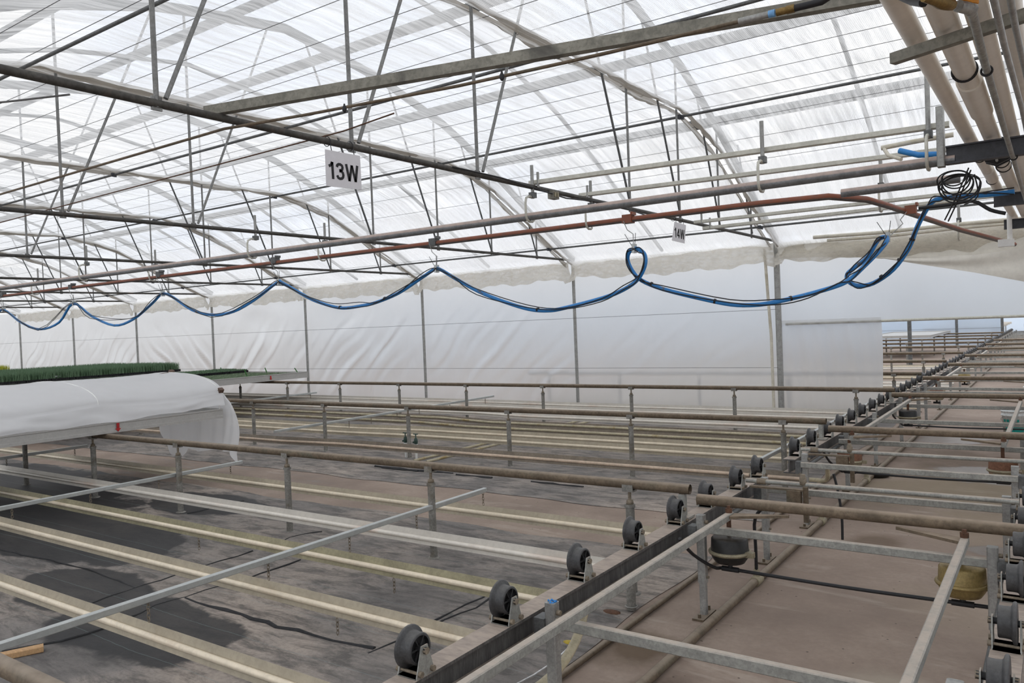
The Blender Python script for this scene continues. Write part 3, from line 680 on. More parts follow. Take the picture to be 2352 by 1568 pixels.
# ------------------------------------------------------------------ header pipes, upper right
def along(pts, z): return [pz(x, y, z) for x, y in pts]
ZP = 2.9; XP = [-.478, -.352, -.238, -.13]; RP = [.041, .050, .044, .04]
for k in range(4):
    lab = ['leftmost large white pipe overhead at the upper right', 'second large white pipe overhead, with a wide coupling', 'third large white pipe overhead from the left', 'rightmost large white pipe at the corner of the photo'][k]
    t = thing('water_main', lab, 'pipe', (XP[k], 7, ZP))
    mb = MB(); mb.tube([(XP[k], -6, ZP), (XP[k], 7, ZP), (XP[k] + .02, 12.2, ZP)], RP[k], 20); mb.build('pipe', M['pvc'], t)
    if k == 0:
        mb = MB(); mb.tube([(XP[0] + .008, 7.7, ZP), (XP[0] + .008, 8.3, ZP)], .047, 20); mb.build('coupling', M['pvc'], t)
        for y in (7.0, 8.35):
            mb = MB(); mb.torus((XP[0], y, ZP), (0, 1, 0), .044, .004, 24, 6); mb.build('band', M['blackrub'], t)
    if k == 1:
        mb = MB(); mb.tube([(XP[1], 4.62, ZP), (XP[1], 5.4, ZP)], .060, 24); mb.build('coupling', M['pvc'], t)
        mb = MB(); mb.torus((XP[1], 4.4, ZP - .005), (0, 1, 0), .053, .006, 24, 6); mb.build('strap', M['blackrub'], t)
        for y in (6.75, 6.83):
            mb = MB(); mb.tube([(XP[1], y, ZP - .01), (XP[1], y + .035, ZP - .01)], .105, 8); mb.build('flange', M['blackrub'], t)
        for a in range(8):
            mb = MB(); mb.tube([(XP[1] + .088 * math.cos(a * PI / 4), 6.72, ZP + .088 * math.sin(a * PI / 4)), (XP[1] + .088 * math.cos(a * PI / 4), 6.75, ZP + .088 * math.sin(a * PI / 4))], .01, 8); mb.build('bolt', M['alubar'], t)
        for y in (7.0, 7.35, 7.6):
            mb = MB(); mb.torus((XP[1], y, ZP), (0, 1, 0), .053, .005, 24, 6); mb.build('band', M['blackrub'], t)
A = pz(2050, 136, 2.81); B = pz(2343, 39, 2.81); B = A + (B - A) * 1.5; B.z = A.z
mb = MB(); mb.sweep([(.020, -.022), (.020, .022), (-.020, .022), (-.020, .010), (-.016, .010), (-.016, .018), (.016, .018), (.016, -.018), (-.016, -.018), (-.016, -.010), (-.020, -.010), (-.020, -.022)][::-1], A, B)
tag(mb.build('cross_channel', M['strut']), 'grey channel crossing below the large white pipes at the upper right', 'channel')
IB = [(-.035, -.06), (.035, -.06), (.035, -.05), (.006, -.05), (.006, .05), (.035, .05), (.035, .06), (-.035, .06), (-.035, .05), (-.006, .05), (-.006, -.05), (-.035, -.05)]
for k, (a, y, lab) in enumerate(((2178, 6.0, 'dark I-beam carrying the large white pipes, with a post at its end'), (2285, 8.9, 'second dark I-beam, farther along under the large white pipes'), (2300, 11.6, 'farthest dark beam under the large white pipes'))):
    x0 = -.60 if k == 0 else (-.50 if k == 1 else -.55)
    t = thing('pipe_beam', lab, 'beam', (x0, y, 2.77)); mb = MB(); mb.sweep(IB, (x0, y, 2.77), (1.2, y, 2.77), (0, 0, 1)); mb.build('beam', M['steel_dark'], t)
    if k == 0:
        mb = MB(); mb.bar((x0 - .03, y, 2.70), (x0 - .03, y, 3.1), .045, .08, (0, 1, 0)); mb.build('end_post', M['galv'], t)
t = thing('branch_pipe', 'slim galvanised pipe with elbow and clamps under the white pipes', 'pipe', (-.22, 5, 2.7))
mb = MB(); mb.tube([(-.215, 2.98, 2.72), (-.22, 3.6, 2.705), (-.225, 5, 2.705), (-.235, 9, 2.705), (-.25, 11.5, 2.705)], .0145, 12); mb.build('pipe', M['galv_dust'], t)
mb = MB(); mb.sphere((-.215, 2.97, 2.715), .022, 12); mb.tube([(-.215, 2.97, 2.715), (-.245, 2.91, 2.715)], .019, 10); mb.build('elbow', M['galv'], t)
for y in (3.74, 6.0, 8.9):
    mb = MB(); mb.torus((-.222, y, 2.705), (0, 1, 0), .0195, .0045, 16, 6); mb.build('u_bolt', M['blackrub'], t)
t = thing('ball_valve', 'brass ball valve with orange handle at the top edge', 'valve', (-.28, 2.84, 2.71))
mb = MB(); mb.tube([(-.26, 2.89, 2.715), (-.27, 2.87, 2.715), (-.285, 2.84, 2.715), (-.30, 2.81, 2.715), (-.325, 2.76, 2.715)], [.017, .021, .022, .016, .013], 8); mb.build('body', M['brass'], t)
mb = MB(); mb.plate([(-.285, 2.83, 2.755), (-.19, 2.95, 2.745), (-.165, 2.94, 2.745), (-.27, 2.81, 2.755)], (0, 0, -.006)); mb.plate([(-.28, 2.84, 2.753), (-.195, 2.952, 2.743), (-.195, 2.955, 2.722), (-.28, 2.843, 2.735)], (.004, -.003, 0)); mb.build('handle', M['orange'], t)
mb = MB(); mb.lathe([(0, .05), (.014, .05), (.014, .04), (.008, .035), (.008, 0)], (-.285, 2.84, 2.735), (0, 0, 1), 8); mb.build('nut', M['alubar'], t)
for k, (dx, lab) in enumerate(((0, 'left of two grey conduits at the upper right corner'), (.035, 'right of two grey conduits at the upper right corner'))):
    mb = MB(); mb.tube([(-.16 + dx, -3, 2.76 + k * .06), (-.155 + dx, 2.4, 2.74 + k * .06), (-.145 + dx, 3.4, 2.70 + k * .06), (-.128 + dx, 4.5, 2.69 + k * .06), (-.125 + dx, 9, 2.69 + k * .06)], .0115, 10); tag(mb.build('conduit', M['galv']), lab, 'conduit')
t = thing('cable_coil', 'coil of black cable hanging from the pipe beam at the right', 'cable coil', pz(2200, 410, 2.66))
c0 = py(2197, 405, 6.3); random.seed(3)
for k in range(7):
    mb = MB(); R_ = .075 + .009 * k; cc = c0 + Vector((random.uniform(-.02, .02), -.02 + .012 * k, random.uniform(-.02, .02) - .01 * k))
    mb.grid(lambda u, v: cc + Vector((math.cos(2*PI*u) * (R_ + .005*math.cos(2*PI*v)), .005 * math.sin(2*PI*v) + .03 * math.sin(2*PI*u + k), math.sin(2*PI*u) * (R_*(.55 if math.sin(2*PI*u) > 0 else .95) + .005*math.cos(2*PI*v)))), 30, 6)
    mb.build('loop', M['blackrub'], t)
mb = MB()
for a, b, c in (((2225, 385), (2195, 455), (2170, 505)), ((2230, 390), (2205, 450), (2178, 508)), ((2238, 400), (2246, 450), (2215, 470))):
    mb.tube(smooth([py(*a, 6.3), py(*b, 6.35), py(*c, 6.5)], 4), .005, 6)
mb.build('loose_end', M['blackrub'], t)
mb = MB(); mb.tube(smooth([py(*q, 7.0) for q in ((2110, 478), (2180, 470), (2235, 462), (2275, 482), (2310, 490))], 4), .014, 8)
tag(mb.build('grey_hose', M['blackrub']), 'dark hose swinging below the cable coil towards the right edge', 'hose')
mb = MB(); mb.tube([py(2024, 340, 6.6), py(2100, 325, 6.6), py(2190, 309, 6.6)], .018, 10); mb.tube([py(2030, 341, 6.6), py(2040, 356, 6.5), py(2070, 366, 6.4)], .014, 8)
tag(mb.build('spur_pipe', M['pvc_small']), 'short cream pipe with a capped elbow by the support strips', 'pipe')
mb = MB(); mb.tube([py(2066, 346, 6.55), py(2110, 356, 6.5), py(2160, 354, 6.5)], .022, 10); tag(mb.build('blue_stub', M['blue']), 'short blue hose stub behind the second support strip', 'hose')
mb = MB(); A = py(2318, 490, 11.5); mb.tube([A, A - Vector((0, 0, .32))], .028, 10); mb.box(A - Vector((.04, 0, .36)), (.17, .1, .09)); tag(mb.build('drop_pipe', M['pvc_clean']), 'white drop pipe and elbow at the right edge under the pipes', 'pipe')

# ------------------------------------------------------------------ bench rails
PX = [-2.28 - 1.675 * k for k in range(20)]
def bench_rail(Y, label, n, xend=-1.87, xleft=XL + .5, zc=.713):
    t = thing('bench_rail', label, 'bench rail', (xend, Y, 0))
    mb = MB(); mb.tube([(xleft, Y, zc), ((xleft + xend) / 2, Y, zc), (xend, Y, zc)], .031, 12, False)
    mb.tube([(xend - .25, Y, zc), (xend, Y, zc)], .025, 12, False); mb.build('rail_pipe', M['rail'], t)
    if xend > -1.9 and Y < 12 and Y > 2:
        mb = MB(); mb.bar((xend - .05, Y - .0, .54), (xend - .05, Y, .682), .04, .045, (0, 1, 0)); mb.box((xend - .05, Y, .545), (.11, .1, .012)); mb.build('end_bracket', M['galv_dust'], t)
    p0 = None
    for k in range(n):
        x = PX[k]
        if p0 is None:
            mb = MB(); mb.tube([(x, Y, .0), (x, Y, .57)], .028, 12); mb.tube([(x, Y, .565), (x, Y, .585)], .034, 12); mb.lathe([(.05, .0), (.05, .012), (.03, .02)], (x, Y, 0), (0, 0, 1), 12); p0 = mb.build('post', M['post'], t)
            mb = MB(); mb.tube([(x, Y, .585), (x, Y, .68)], .011, 8); mb.lathe([(.011, .585), (.026, .585), (.022, .61), (.011, .615)], (x, Y, 0), (0, 0, 1), 8); s0 = mb.build('screw', M['bolt'], p0)
            mb = MB(); mb.box((x, Y, .672), (.075, .05, .012)); mb.box((x, Y - .028, .69), (.075, .007, .045)); mb.box((x, Y + .028, .69), (.075, .007, .045)); s1 = mb.build('saddle', M['post'], p0)
        else:
            c = p0.copy(); COL.objects.link(c); c.location = (x - PX[0], 0, 0)
            for s_ in (s0, s1):
                d_ = s_.copy(); COL.objects.link(d_); d_.parent = c
    return t
bench_rail(1.1, 'bench rail cutting the bottom left corner of the photo', 18)
bench_rail(4.5, 'nearest full bench rail, running out from under the white-covered bench', 18)
bench_rail(7.9, 'second bench rail, beyond the concrete walkway', 19)
bench_rail(11.3, 'third bench rail, in front of the plastic wall', 20, -1.80)
for k, Y in enumerate((14.25, 17.7, 21.0, 24.4, 27.2, 30.5, 33.7, 37.0)):
    bench_rail(Y, '%s bench rail beyond the gap in the plastic wall' % ORD[k], 5, -1.87, -9.5)

# ------------------------------------------------------------------ finned heating pipes
def fin_pipe(Y, z, x1, mat, label, tilt=.35, up=.040, dn=.028, r=.0175, kink=None, x0=XL + .6, fm=None):
    t = thing('finned_pipe', label, 'heating pipe', (x1, Y, z), 'finned heating pipes under the benches')
    P = [Vector((x0, Y, z)), Vector((x1, Y, z))] if not kink else [Vector((x0, Y + kink[1], z)), Vector((kink[0], Y + kink[1], z)), Vector((kink[0] + 1.2, Y, z)), Vector((x1, Y, z))]
    mb = MB(); mb.tube([p - Vector((0, .007, 0)) for p in P], r, 12); mb.build('pipe', mat, t)
    for nm, a, b in (('upper_fin', r * .8, r + up), ('lower_fin', -r * .8, -(r + dn))):
        mb = MB()
        for p, q in zip(P, P[1:]):
            n = Vector((0, math.sin(tilt), math.cos(tilt))); th = Vector((0, math.cos(tilt), -math.sin(tilt))) * .004
            mb.plate([p + n * a, q + n * a, q + n * b, p + n * b], th)
        mb.build(nm, fm or (M['finwhite'] if mat is M['white_alu'] else M['fincream']), t)
for Y, l, m in ((2.20, 'nearest cream finned pipe, crossing the lower left corner', 'cream'), (2.96, 'second cream finned pipe from the bottom of the photo', 'cream'), (3.62, 'third finned pipe, olive-stained', 'cream'),
                (4.29, 'fourth finned pipe, pinkish white, before the nearest full rail', 'white_alu'), (5.11, 'fifth finned pipe, beside the concrete walkway', 'copper')):
    fin_pipe(Y, .222, -2.22, M[m] if m != 'copper' else M['cream'], l, fm=M['finolive'] if 'olive' in l else None)
for Y, l, m, kk in ((7.48, 'tan heating pipe nearest the walkway, curving up at the conveyor', 'copper', (-9.3, -.12)), (8.47, 'first bright cream pipe beyond the second rail', 'cream', (-9.0, -.1)), (8.95, 'second bright cream pipe beyond the second rail', 'cream', (-9.2, -.15)),
                    (9.55, 'thin yellowish pipe in the middle of the far bench bay', 'yellowpipe', (-8.8, .2)), (10.1, 'dull finned pipe in the far bench bay', 'yellowpipe', (-8.8, .25)), (10.93, 'white finned pipe just before the third rail', 'white_alu', (-8.6, .2)),
                    (12.0, 'white finned pipe just beyond the third rail', 'white_alu', (-9, .1)), (12.63, 'whitest finned pipe, closest to the plastic wall', 'white_alu', (-9, .1))):
    tn = m == 'yellowpipe'
    fin_pipe(Y, .222, -2.12 if Y > 8 else -2.0, M[m], l, kink=kk, up=.026 if tn else .044, dn=.026 if tn else .03, fm=M['finbrown'] if (tn or m == 'copper') else None)
for k, Y in enumerate((15.0, 15.7, 16.4, 18.6, 19.4, 20.2, 21.9, 22.8, 25.2, 26.2)):
    fin_pipe(Y, .055, -2.0, M['white_alu' if k % 3 else 'cream'], '%s pale finned pipe on the floor beyond the gap in the plastic wall' % ORD[k], x0=-9.5)
mb = MB(); mb.tube(smooth([Vector((-2.0, 7.48, .222)), Vector((-1.9, 7.48, .222)), Vector((-1.78, 7.40, .24)), Vector((-1.72, 7.26, .31)), Vector((-1.70, 7.16, .42))], 4), .02, 10)
tag(mb.build('pipe_bend', M['yellowpipe']), 'curved tan pipe end rising at the conveyor beam', 'pipe')

# ------------------------------------------------------------------ aluminium bars and chains
def chain(top, L, label):
    mb = MB(); n = max(2, int(L / .022))
    for k in range(n):
        c = top - Vector((0, 0, .011 + .022 * k))
        ax = Vector((1, .2, 0)) if k % 2 else Vector((0, 1, 0))
        o0 = len(mb.v); mb.torus(c, ax, .010, .0025, 8, 4)
        mb.v[o0:] = [(v[0], v[1], c.z + (v[2] - c.z) * 1.5) for v in mb.v[o0:]]
    tag(mb.build('chain', M['bolt']), label, 'chain')
BARS = [(-3.95, -.5, 5.17, .40, 'long bare aluminium bar crossing the whole lower left of the photo'), (-7.36, -.5, 5.28, .385, 'second aluminium bar, in front of the white-covered bench'), (-10.72, -.5, 5.3, .375, 'aluminium bar half hidden under the white-covered bench'),
        (-9.1, 7.08, 12.3, .40, 'aluminium bar slanting across the far bench bay'), (-2.34, 7.1, 12.9, .40, 'aluminium bar beside the far conveyor wheels'), (-14.1, 8.6, 12.2, .40, 'far aluminium bar right of the white cover')]
for k, (x, y0, y1, z, l) in enumerate(BARS):
    mb = MB(); mb.bar((x, y0, z), (x, y1, z), .036, .036, (0, 0, 1), .1)
    tag(mb.build('aluminium_bar', M['alubar']), l, 'bar', None)
    yy = (2.20, 2.96, 3.62, 4.29, 5.11) if k < 3 else ((8.47, 8.95, 9.55, 10.1, 10.93, 12.0) if k < 5 else (10.93, 12.0))
    for j, Y in enumerate(yy):
        if y0 < Y < y1:
            w = ('the %s finned pipe from the bottom' % ORD[j]) if k < 3 else ('the %s pipe of the far bay' % ORD[j + (0 if k < 5 else 4)])
            chain(Vector((x + .005, Y + .02, z - .01)), z - .222 - .065, 'short chain from the %s bar down to %s' % (['longest', 'second', 'half-hidden', 'slanting far', 'wheel-side', 'far left'][k], w))
for x, Y, l in ((-3.3, 2.96, 'loose chain end dangling below the second finned pipe'), (-5.6, 3.62, 'loose chain end dangling left below the third finned pipe'), (-3.5, 3.62, 'loose chain end dangling right below the third finned pipe')):
    chain(Vector((x, Y - .03, .18)), .1, l)

# ------------------------------------------------------------------ conveyor: beams, legs, cross tubes, rollers
IBM = [(-.05, -.06), (.05, -.06), (.05, -.048), (.008, -.048), (.008, .048), (.05, .048), (.05, .06), (-.05, .06), (-.05, .048), (-.008, .048), (-.008, -.048), (-.05, -.048)]
XA, XB, ZB = -1.90, -.18, .475
def roller(par, x, y, side, near=False):
    """two bracket plates bolted on the beam, a flanged black wheel between them"""
    zc = .625
    mb = MB()
    for sx_ in (-1, 1):
        xx = x + sx_ * .041
        mb.plate([(xx, y - .05, .53), (xx, y + .05, .53), (xx, y + .016, zc + .018), (xx, y - .016, zc + .018)], (.005 * sx_, 0, 0))
        mb.box((x, y, .537), (.084, .1, .006))
    br = mb.build('roller_bracket', M['galv_dust'], par)
    s = side
    pr = [(.047, -.026), (.054, -.026), (.057, -.022), (.056, -.004), (.057, .012), (.061, .017), (.073, .021), (.076, .025), (.076, .030), (.071, .034), (.018, .034)]
    mb = MB(); mb.lathe([(r, -a * s) for r, a in pr], (x, y, zc), (1, 0, 0), 28)
    wh = mb.build('flanged_wheel', M['wheel'], br)
    mb = MB(); mb.lathe([(.047, -.026), (.045, -.012), (.016, -.010)], (x, y, zc), (s * -1, 0, 0), 24, False)
    for a in range(6):
        an = a * PI / 3; d_ = Vector((0, math.cos(an), math.sin(an)))
        mb.bar(Vector((x + s * .02, y, zc)) + d_ * .012, Vector((x + s * .02, y, zc)) + d_ * .047, .006, .008, (1, 0, 0))
    mb.tube([(x - .055, y, zc), (x + .055, y, zc)], .012, 10); mb.build('hub', M['hub'], br)
    for sx_ in (-1, 1):
        mb = MB(); mb.tube([(x + sx_ * .045, y, zc), (x + sx_ * .058, y, zc)], .013, 6); mb.build('axle_nut', M['bolt'], br)
    if near:
        for sx_ in (-1, 1):
            for dy in (-.032, .032):
                mb = MB(); mb.tube([(x + sx_ * .045, y + dy, .552), (x + sx_ * .059, y + dy, .552)], .011, 6); mb.build('bolt', M['bolt'], br)
        mb = MB(); mb.tube([(x - .05, y - .032, .552), (x + .05, y - .032, .552)], .006, 8); mb.build('spacer', M['bolt'], br)
    return br
def dup_part(p, dy, dx=0):
    c = p.copy(); COL.objects.link(c); c.location = (dx, dy, 0)
    for k in kids(p):
        d_ = k.copy(); COL.objects.link(d_); d_.parent = c
def leg(par, x, y, first=None):
    mb = MB(); mb.bar((x, y, .2), (x, y, .60), .048, .048, (0, 1, 0)); mb.bar((x, y, .01), (x, y, .22), .038, .038, (0, 1, 0)); l = mb.build('leg', M['galv'], par)
    mb = MB(); mb.box((x, y, .007), (.07, .2, .012)); mb.tube([(x, y + .075, .01), (x, y + .075, .04)], .01, 6); mb.tube([(x, y - .075, .01), (x, y - .075, .035)], .01, 6); mb.build('foot_plate', M['rail'], l)
    mb = MB(); mb.tube([(x + .022, y, .56), (x + .042, y, .56)], .011, 6); mb.build('bolt', M['bolt'], l)
    mb = MB(); mb.tube([(x + .022, y, .235), (x + .038, y, .235)], .008, 6); mb.build('bolt', M['bolt'], l)
    s = -1 if x < -1 else 1; mb = MB(); mb.box((x + s * .045, y, .49), (.05, .07, .09)); mb.build('bracket', M['galv_dark'], l)
    return l
def conveyor(label, y0, y1, yw, legs, cross, right=True, yr=None, mat='galv_dust'):
    t = thing('roller_conveyor', label, 'conveyor', (XA, y0, 0))
    for x, s in ((XA, 1), (XB, -1)):
        if x == XB and not right: continue
        mb = MB(); mb.sweep(IBM, (x, y0, ZB), (x, y1, ZB)); mb.build('side_beam', M['beam'], t)
        mb = MB(); mb.tube([(x + s * .062, y0, ZB - .045), (x + s * .062, y1, ZB - .045)], .017, 8); mb.build('guide_tube', M['galv_dark'], t)
        yy = yw if x == XA else (yr or yw)
        b0 = roller(t, x, yy[0], s, y0 < 5)
        for y in yy[1:]: dup_part(b0, y - yy[0])
        lx = -1.755 if x == XA else -.29
        L0 = leg(t, lx, legs[0])
        for y in legs[1:]: dup_part(L0, y - legs[0])
    for y in cross:
        mb = MB(); mb.bar((-1.77, y, .518), (-.27, y, .518), .034, .044); mb.build('cross_tube', M[mat], t)
    return t
conveyor('nearest conveyor section, along the lower middle of the photo', 1.0, 5.95, [1.5, 2.04, 2.595, 3.21, 3.787, 4.357, 4.85, 5.425, 5.95 - .05], [1.2, 2.72, 4.37, 5.58], [1.3, 2.72, 4.37, 5.58],
         yr=[1.2, 1.75, 2.25, 2.75, 3.263, 3.813, 4.373, 4.93, 5.5])
conveyor('second conveyor section, starting at the open I-beam end', 6.72, 13.3, [6.919, 7.482, 8.077, 8.62, 9.18, 9.75, 10.35, 10.93, 11.5, 12.05, 12.6, 13.1], [6.66, 8.2, 9.65, 11.42, 13.0], [6.6, 7.95, 9.6, 11.2, 13.05])
def far_conv(y0, y1, label):
    n = int((y1 - y0) / .572); yw = [y0 + .2 + .572 * k for k in range(n)]
    lg = [y0 + .3 + 1.7 * k for k in range(int((y1 - y0) / 1.7) + 1)]
    conveyor(label, y0, y1, yw, lg, lg)
far_conv(13.45, 20.4, 'third conveyor section, just beyond the plastic wall')
far_conv(20.55, 27.6, 'fourth conveyor section, seen small through the gap')
far_conv(27.75, 45.0, 'farthest conveyor section, its wheels merged into a dark line')

# lift frames
def lift(y0, y1, label):
    t = thing('lift_frame', label, 'lift frame', (-1.6, (y0 + y1) / 2, .6))
    for x in (-1.6, -.41):
        mb = MB(); mb.bar((x, y0 - .04, .592), (x, y1 + .02, .600), .036, .040); mb.build('lift_tube', M['galv_dust'], t)
    for y in (y0, y1):
        mb = MB(); mb.tube([(-1.83, y + .1, .655), (-.9, y + .1, .655), (.4, y + .1, .655)], .032, 14, False); mb.tube([(-1.83, y + .1, .655), (-1.6, y + .1, .655)], .026, 12, False); mb.build('lift_pipe', M['lift'], t)
        for x in (-1.6, -.41):
            mb = MB(); mb.tube([(x, y - .01, .62), (x, y - .01, .645)], .02, 8); mb.tube([(x, y - .01, .62), (x, y - .01, .66)], .011, 8); mb.build('bolt', M['rust'], t)
            s = 1 if x < -1 else -1
            mb = MB(); mb.plate([(x + s * .02, y - .06, .61), (x + s * .32, y + .06, .62), (x + s * .32, y + .075, .62), (x + s * .02, y + .03, .61)], (0, 0, -.015)); mb.build('gusset', M['lift'], t)
lift(1.1, 4.42, 'nearest lift frame of square tubes between the two wheel rows')
lift(7.72, 11.15, 'second lift frame between the wheel rows, with the white bucket behind')
lift(14.0, 17.5, 'lift frame just beyond the plastic wall'); lift(20.8, 24.2, 'lift frame small in the distance beyond the gap'); lift(27.0, 30.4, 'farthest lift frame near the vanishing wheels')
# air springs
def air_spring(x, y, top, label, black=False, brass=False):
    t = thing('air_spring', label, 'air spring', (x, y, .25), 'air springs under the lift frames')
    mT = M['act_black'] if black else (M['act_brass'] if brass else M['act_rust']); mB = M['act_black'] if black else (M['act_brass'] if brass else M['act_cream'])
    mb = MB(); mb.lathe([(0, .47), (.09, .47), (.105, .455), (.108, .395), (.112, .385)], (x, y, 0), (0, 0, 1), 24); mb.build('dome', mT, t)
    mb = MB(); mb.torus((x, y, .378), (0, 0, 1), .112, .012, 28, 8); mb.box((x + .125, y - .02, .378), (.05, .035, .03)); mb.build('clamp_ring', M['clampring'] if not brass else mB, t)
    mb = MB(); mb.lathe([(.112, .37), (.103, .345), (.085, .318), (.0, .312)], (x, y, 0), (0, 0, 1), 24); mb.build('bowl', mB, t)
    mb = MB(); mb.tube([(x, y, .47), (x, y, top)], .014, 10); mb.build('rod', M['rust'], t)
    mb = MB(); mb.tube([(x, y, .312), (x, y, .285)], .014, 8); mb.tube([(x - .05, y, .272), (x + .05, y, .272)], .016, 8); mb.build('tee', M['blackrub'], t)
air_spring(-1.62, 4.46, .6, 'black air spring with pale clamp ring beside the nearest conveyor beam', True)
air_spring(-.43, 4.46, .6, 'ochre air spring near the right wheel row', False, True)
air_spring(-1.63, 7.72, .57, 'rust-topped cream air spring left in the second bay'); air_spring(-.42, 7.72, .57, 'rust-topped cream air spring right in the second bay')
air_spring(-1.63, 11.15, .57, 'dark air spring farther back, left in the second bay', True); air_spring(-1.63, 14.0, .57, 'rusty air spring just beyond the plastic wall'); air_spring(-1.55, 17.5, .57, 'small ochre air spring far beyond the wall', False, True)
for y, x0, l, k in ((4.46, -1.62, 'black air hose running across the floor between the two nearest air springs', 1), (7.72, -1.63, 'black air hose across the second bay between rusty air springs', 1), (11.15, -1.63, 'black air hose farthest back in the second bay', 1)):
    mb = MB(); mb.tube(smooth([Vector((-1.78, y - .35, .52)), Vector((-1.76, y - .22, .40)), Vector((-1.70, y - .06, .29)), Vector((x0 - .05, y, .272)), Vector((x0 + .05, y, .272)), Vector((-1.0, y + .01, .262)), Vector((-.47, y, .272)), Vector((-.38, y, .272)), Vector((-.05, y, .28))], 4), .010, 8)
    tag(mb.build('air_hose', M['blackrub']), l, 'hose')
for y, l in ((5.45, 'black drop hose beside the nearest drive shaft'), (6.86, 'black drop hose at the second drive shaft')):
    pass
mb = MB(); mb.tube(smooth([Vector((-1.55, 5.0, .56)), Vector((-1.64, 5.0, .45)), Vector((-1.65, 5.02, .25)), Vector((-1.66, 5.05, .07))], 4), .011, 8); tag(mb.build('drop_hose', M['blackrub']), 'black hose dropping from the frame to the floor pipe', 'hose')
mb = MB(); mb.tube(smooth([Vector((-1.45, 6.3, .52)), Vector((-1.42, 6.3, .38)), Vector((-1.40, 6.3, .2)), Vector((-1.40, 6.3, .02))], 4), .010, 8); tag(mb.build('drop_hose', M['blackrub']), 'black hose dropping to the floor by the second drive shaft', 'hose')
# drive shafts
for y, l in ((5.44, 'thin dusty drive shaft crossing between the wheel rows in front'), (6.88, 'thin dusty drive shaft at the start of the second conveyor section')):
    t = thing('drive_shaft', l, 'drive shaft', (-1.1, y, .6))
    mb = MB(); mb.tube([(-1.84, y, .60), (-.22, y, .60)], .016, 10); mb.build('shaft', M['galv_dust'], t)
    mb = MB(); mb.tube([(-1.76, y, .60), (-1.70, y, .60)], .022, 10); mb.lathe([(.0, .05), (.016, .05), (.016, .03), (.024, .03), (.024, -.02), (.016, -.025)], (-1.45, y, .62), (0, 0, 1), 8); mb.build('collar', M['bolt'], t)
    mb = MB(); mb.box((-1.62, y - .03, .568), (.36, .05, .012)); mb.box((-1.5, y - .04, .52), (.09, .05, .09)); mb.box((-1.43, y - .02, .47), (.03, .03, .24)); mb.build('gear_bracket', M['rail'], t)
# floor pipes
t = thing('floor_pipe', 'grey-brown pipe lying along the concrete between the wheel rows', 'pipe', (-1.66, 8, 0))
mb = MB(); mb.tube([(-1.66, 1.0, .03), (-1.66, 12, .03), (-1.66, 27, .03)], .026, 10); mb.build('pipe', M['rail'], t)
for y in (5.05, 6.75, 8.6):
    mb = MB(); mb.lathe([(.026, -.05), (.034, -.05), (.034, .05), (.026, .05)], (-1.66, y, .03), (0, 1, 0), 10); mb.lathe([(.022, 0), (.022, .05), (.014, .07), (.014, .09)], (-1.66, y, .04), (0, 0, 1), 8); mb.build('tee_fitting', M['clampring'], t)
mb = MB(); mb.tube([(-2.06, 1.5, .02), (-2.05, 4, .02), (-2.04, 7.5, .02), (-2.02, 13, .02)], .017, 8); tag(mb.build('edge_pipe', M['rail']), 'rust-stained pipe lying along the edge of the ground cloth', 'pipe')
mb = MB(); mb.tube(smooth([Vector((-1.84, 2.3, .26)), Vector((-1.86, 2.55, .22)), Vector((-1.86, 2.85, .21)), Vector((-1.88, 3.1, .27)), Vector((-1.9, 3.25, .40))], 4), .022, 10); tag(mb.build('riser_bend', M['yellowpipe']), 'bent tan pipe hanging beneath the nearest conveyor beam', 'pipe')
mb = MB(); A = pz(1450, 1380, .06); mb.tube([A + Vector((0, 0, -.05)), A + Vector((0, 0, .45))], .028, 10); mb.torus(A + Vector((0, 0, -.03)), (0, 0, 1), .034, .006, 14, 6)
tag(mb.build('short_post', M['post']), 'stub post wrapped with string at its foot behind the nearest beam', 'post')
random.seed(5)
mb = MB(); A = Vector((-1.755, 2.72, .605))
for k in range(14): mb.sphere(A + Vector((random.uniform(-.016, .016), random.uniform(-.016, .016), random.uniform(-.006, .0))), .005, 6)
tag(mb.build('blue_plug', M['blue']), 'scrap of blue twine stuffed in the top of the nearest leg', 'twine')
mb = MB(); mb.tube([Vector((-2.2, 1.9, .02)) + Vector((math.sin(k * .9) * .03, k * .16, 0)) for k in range(12)], .004, 5); tag(mb.build('white_string', M['tag']), 'white string lying on the cloth behind the nearest wheels', 'string')

# ------------------------------------------------------------------ white-covered bench
XB1, XB2 = -8.65, -10.85
def bench(x1, x2, y0, y1, label, arrow=None, zb=.745, zt=.862):
    t = thing('tray_bench', label, 'bench', (x1, (y0 + y1) / 2, zb))
    mb = MB()
    PRF = [(-.02, zb), (.02, zb), (.02, zb + .03), (.012, zb + .035), (.012, zt - .02), (.02, zt - .015), (.02, zt), (-.02, zt)]
    for x in (x1, x2): mb.sweep([(u * (1 if x == x1 else -1), w) for u, w in PRF] if x == x1 else [(-u, w) for u, w in PRF][::-1], (x, y0, 0), (x, y1, 0))
    for y in (y0, y1): mb.box(((x1 + x2) / 2, y, (zb + zt) / 2), (abs(x1 - x2), .03, zt - zb))
    mb.build('side_rail', M['bench'], t)
    mb = MB(); mb.box(((x1 + x2) / 2, (y0 + y1) / 2, zb + .06), (abs(x1 - x2) - .03, y1 - y0 - .03, .012)); mb.build('tray_floor', M['bench'], t)
    if arrow:
        x = x1 + .022; y = arrow; zc = (zb + zt) / 2
        mb = MB(); mb.plate([(x, y - .016, zc + .045), (x, y - .016, zc - .015), (x, y - .034, zc - .015), (x, y, zc - .052), (x, y + .034, zc - .015), (x, y + .016, zc - .015), (x, y + .016, zc + .045)], (.002, 0, 0)); mb.build('arrow_sticker', M['red'], t)
    return t
bench(XB1, XB2, -1.2, 5.95, 'bench under the white fleece cover, with a red arrow on its edge', 4.61)
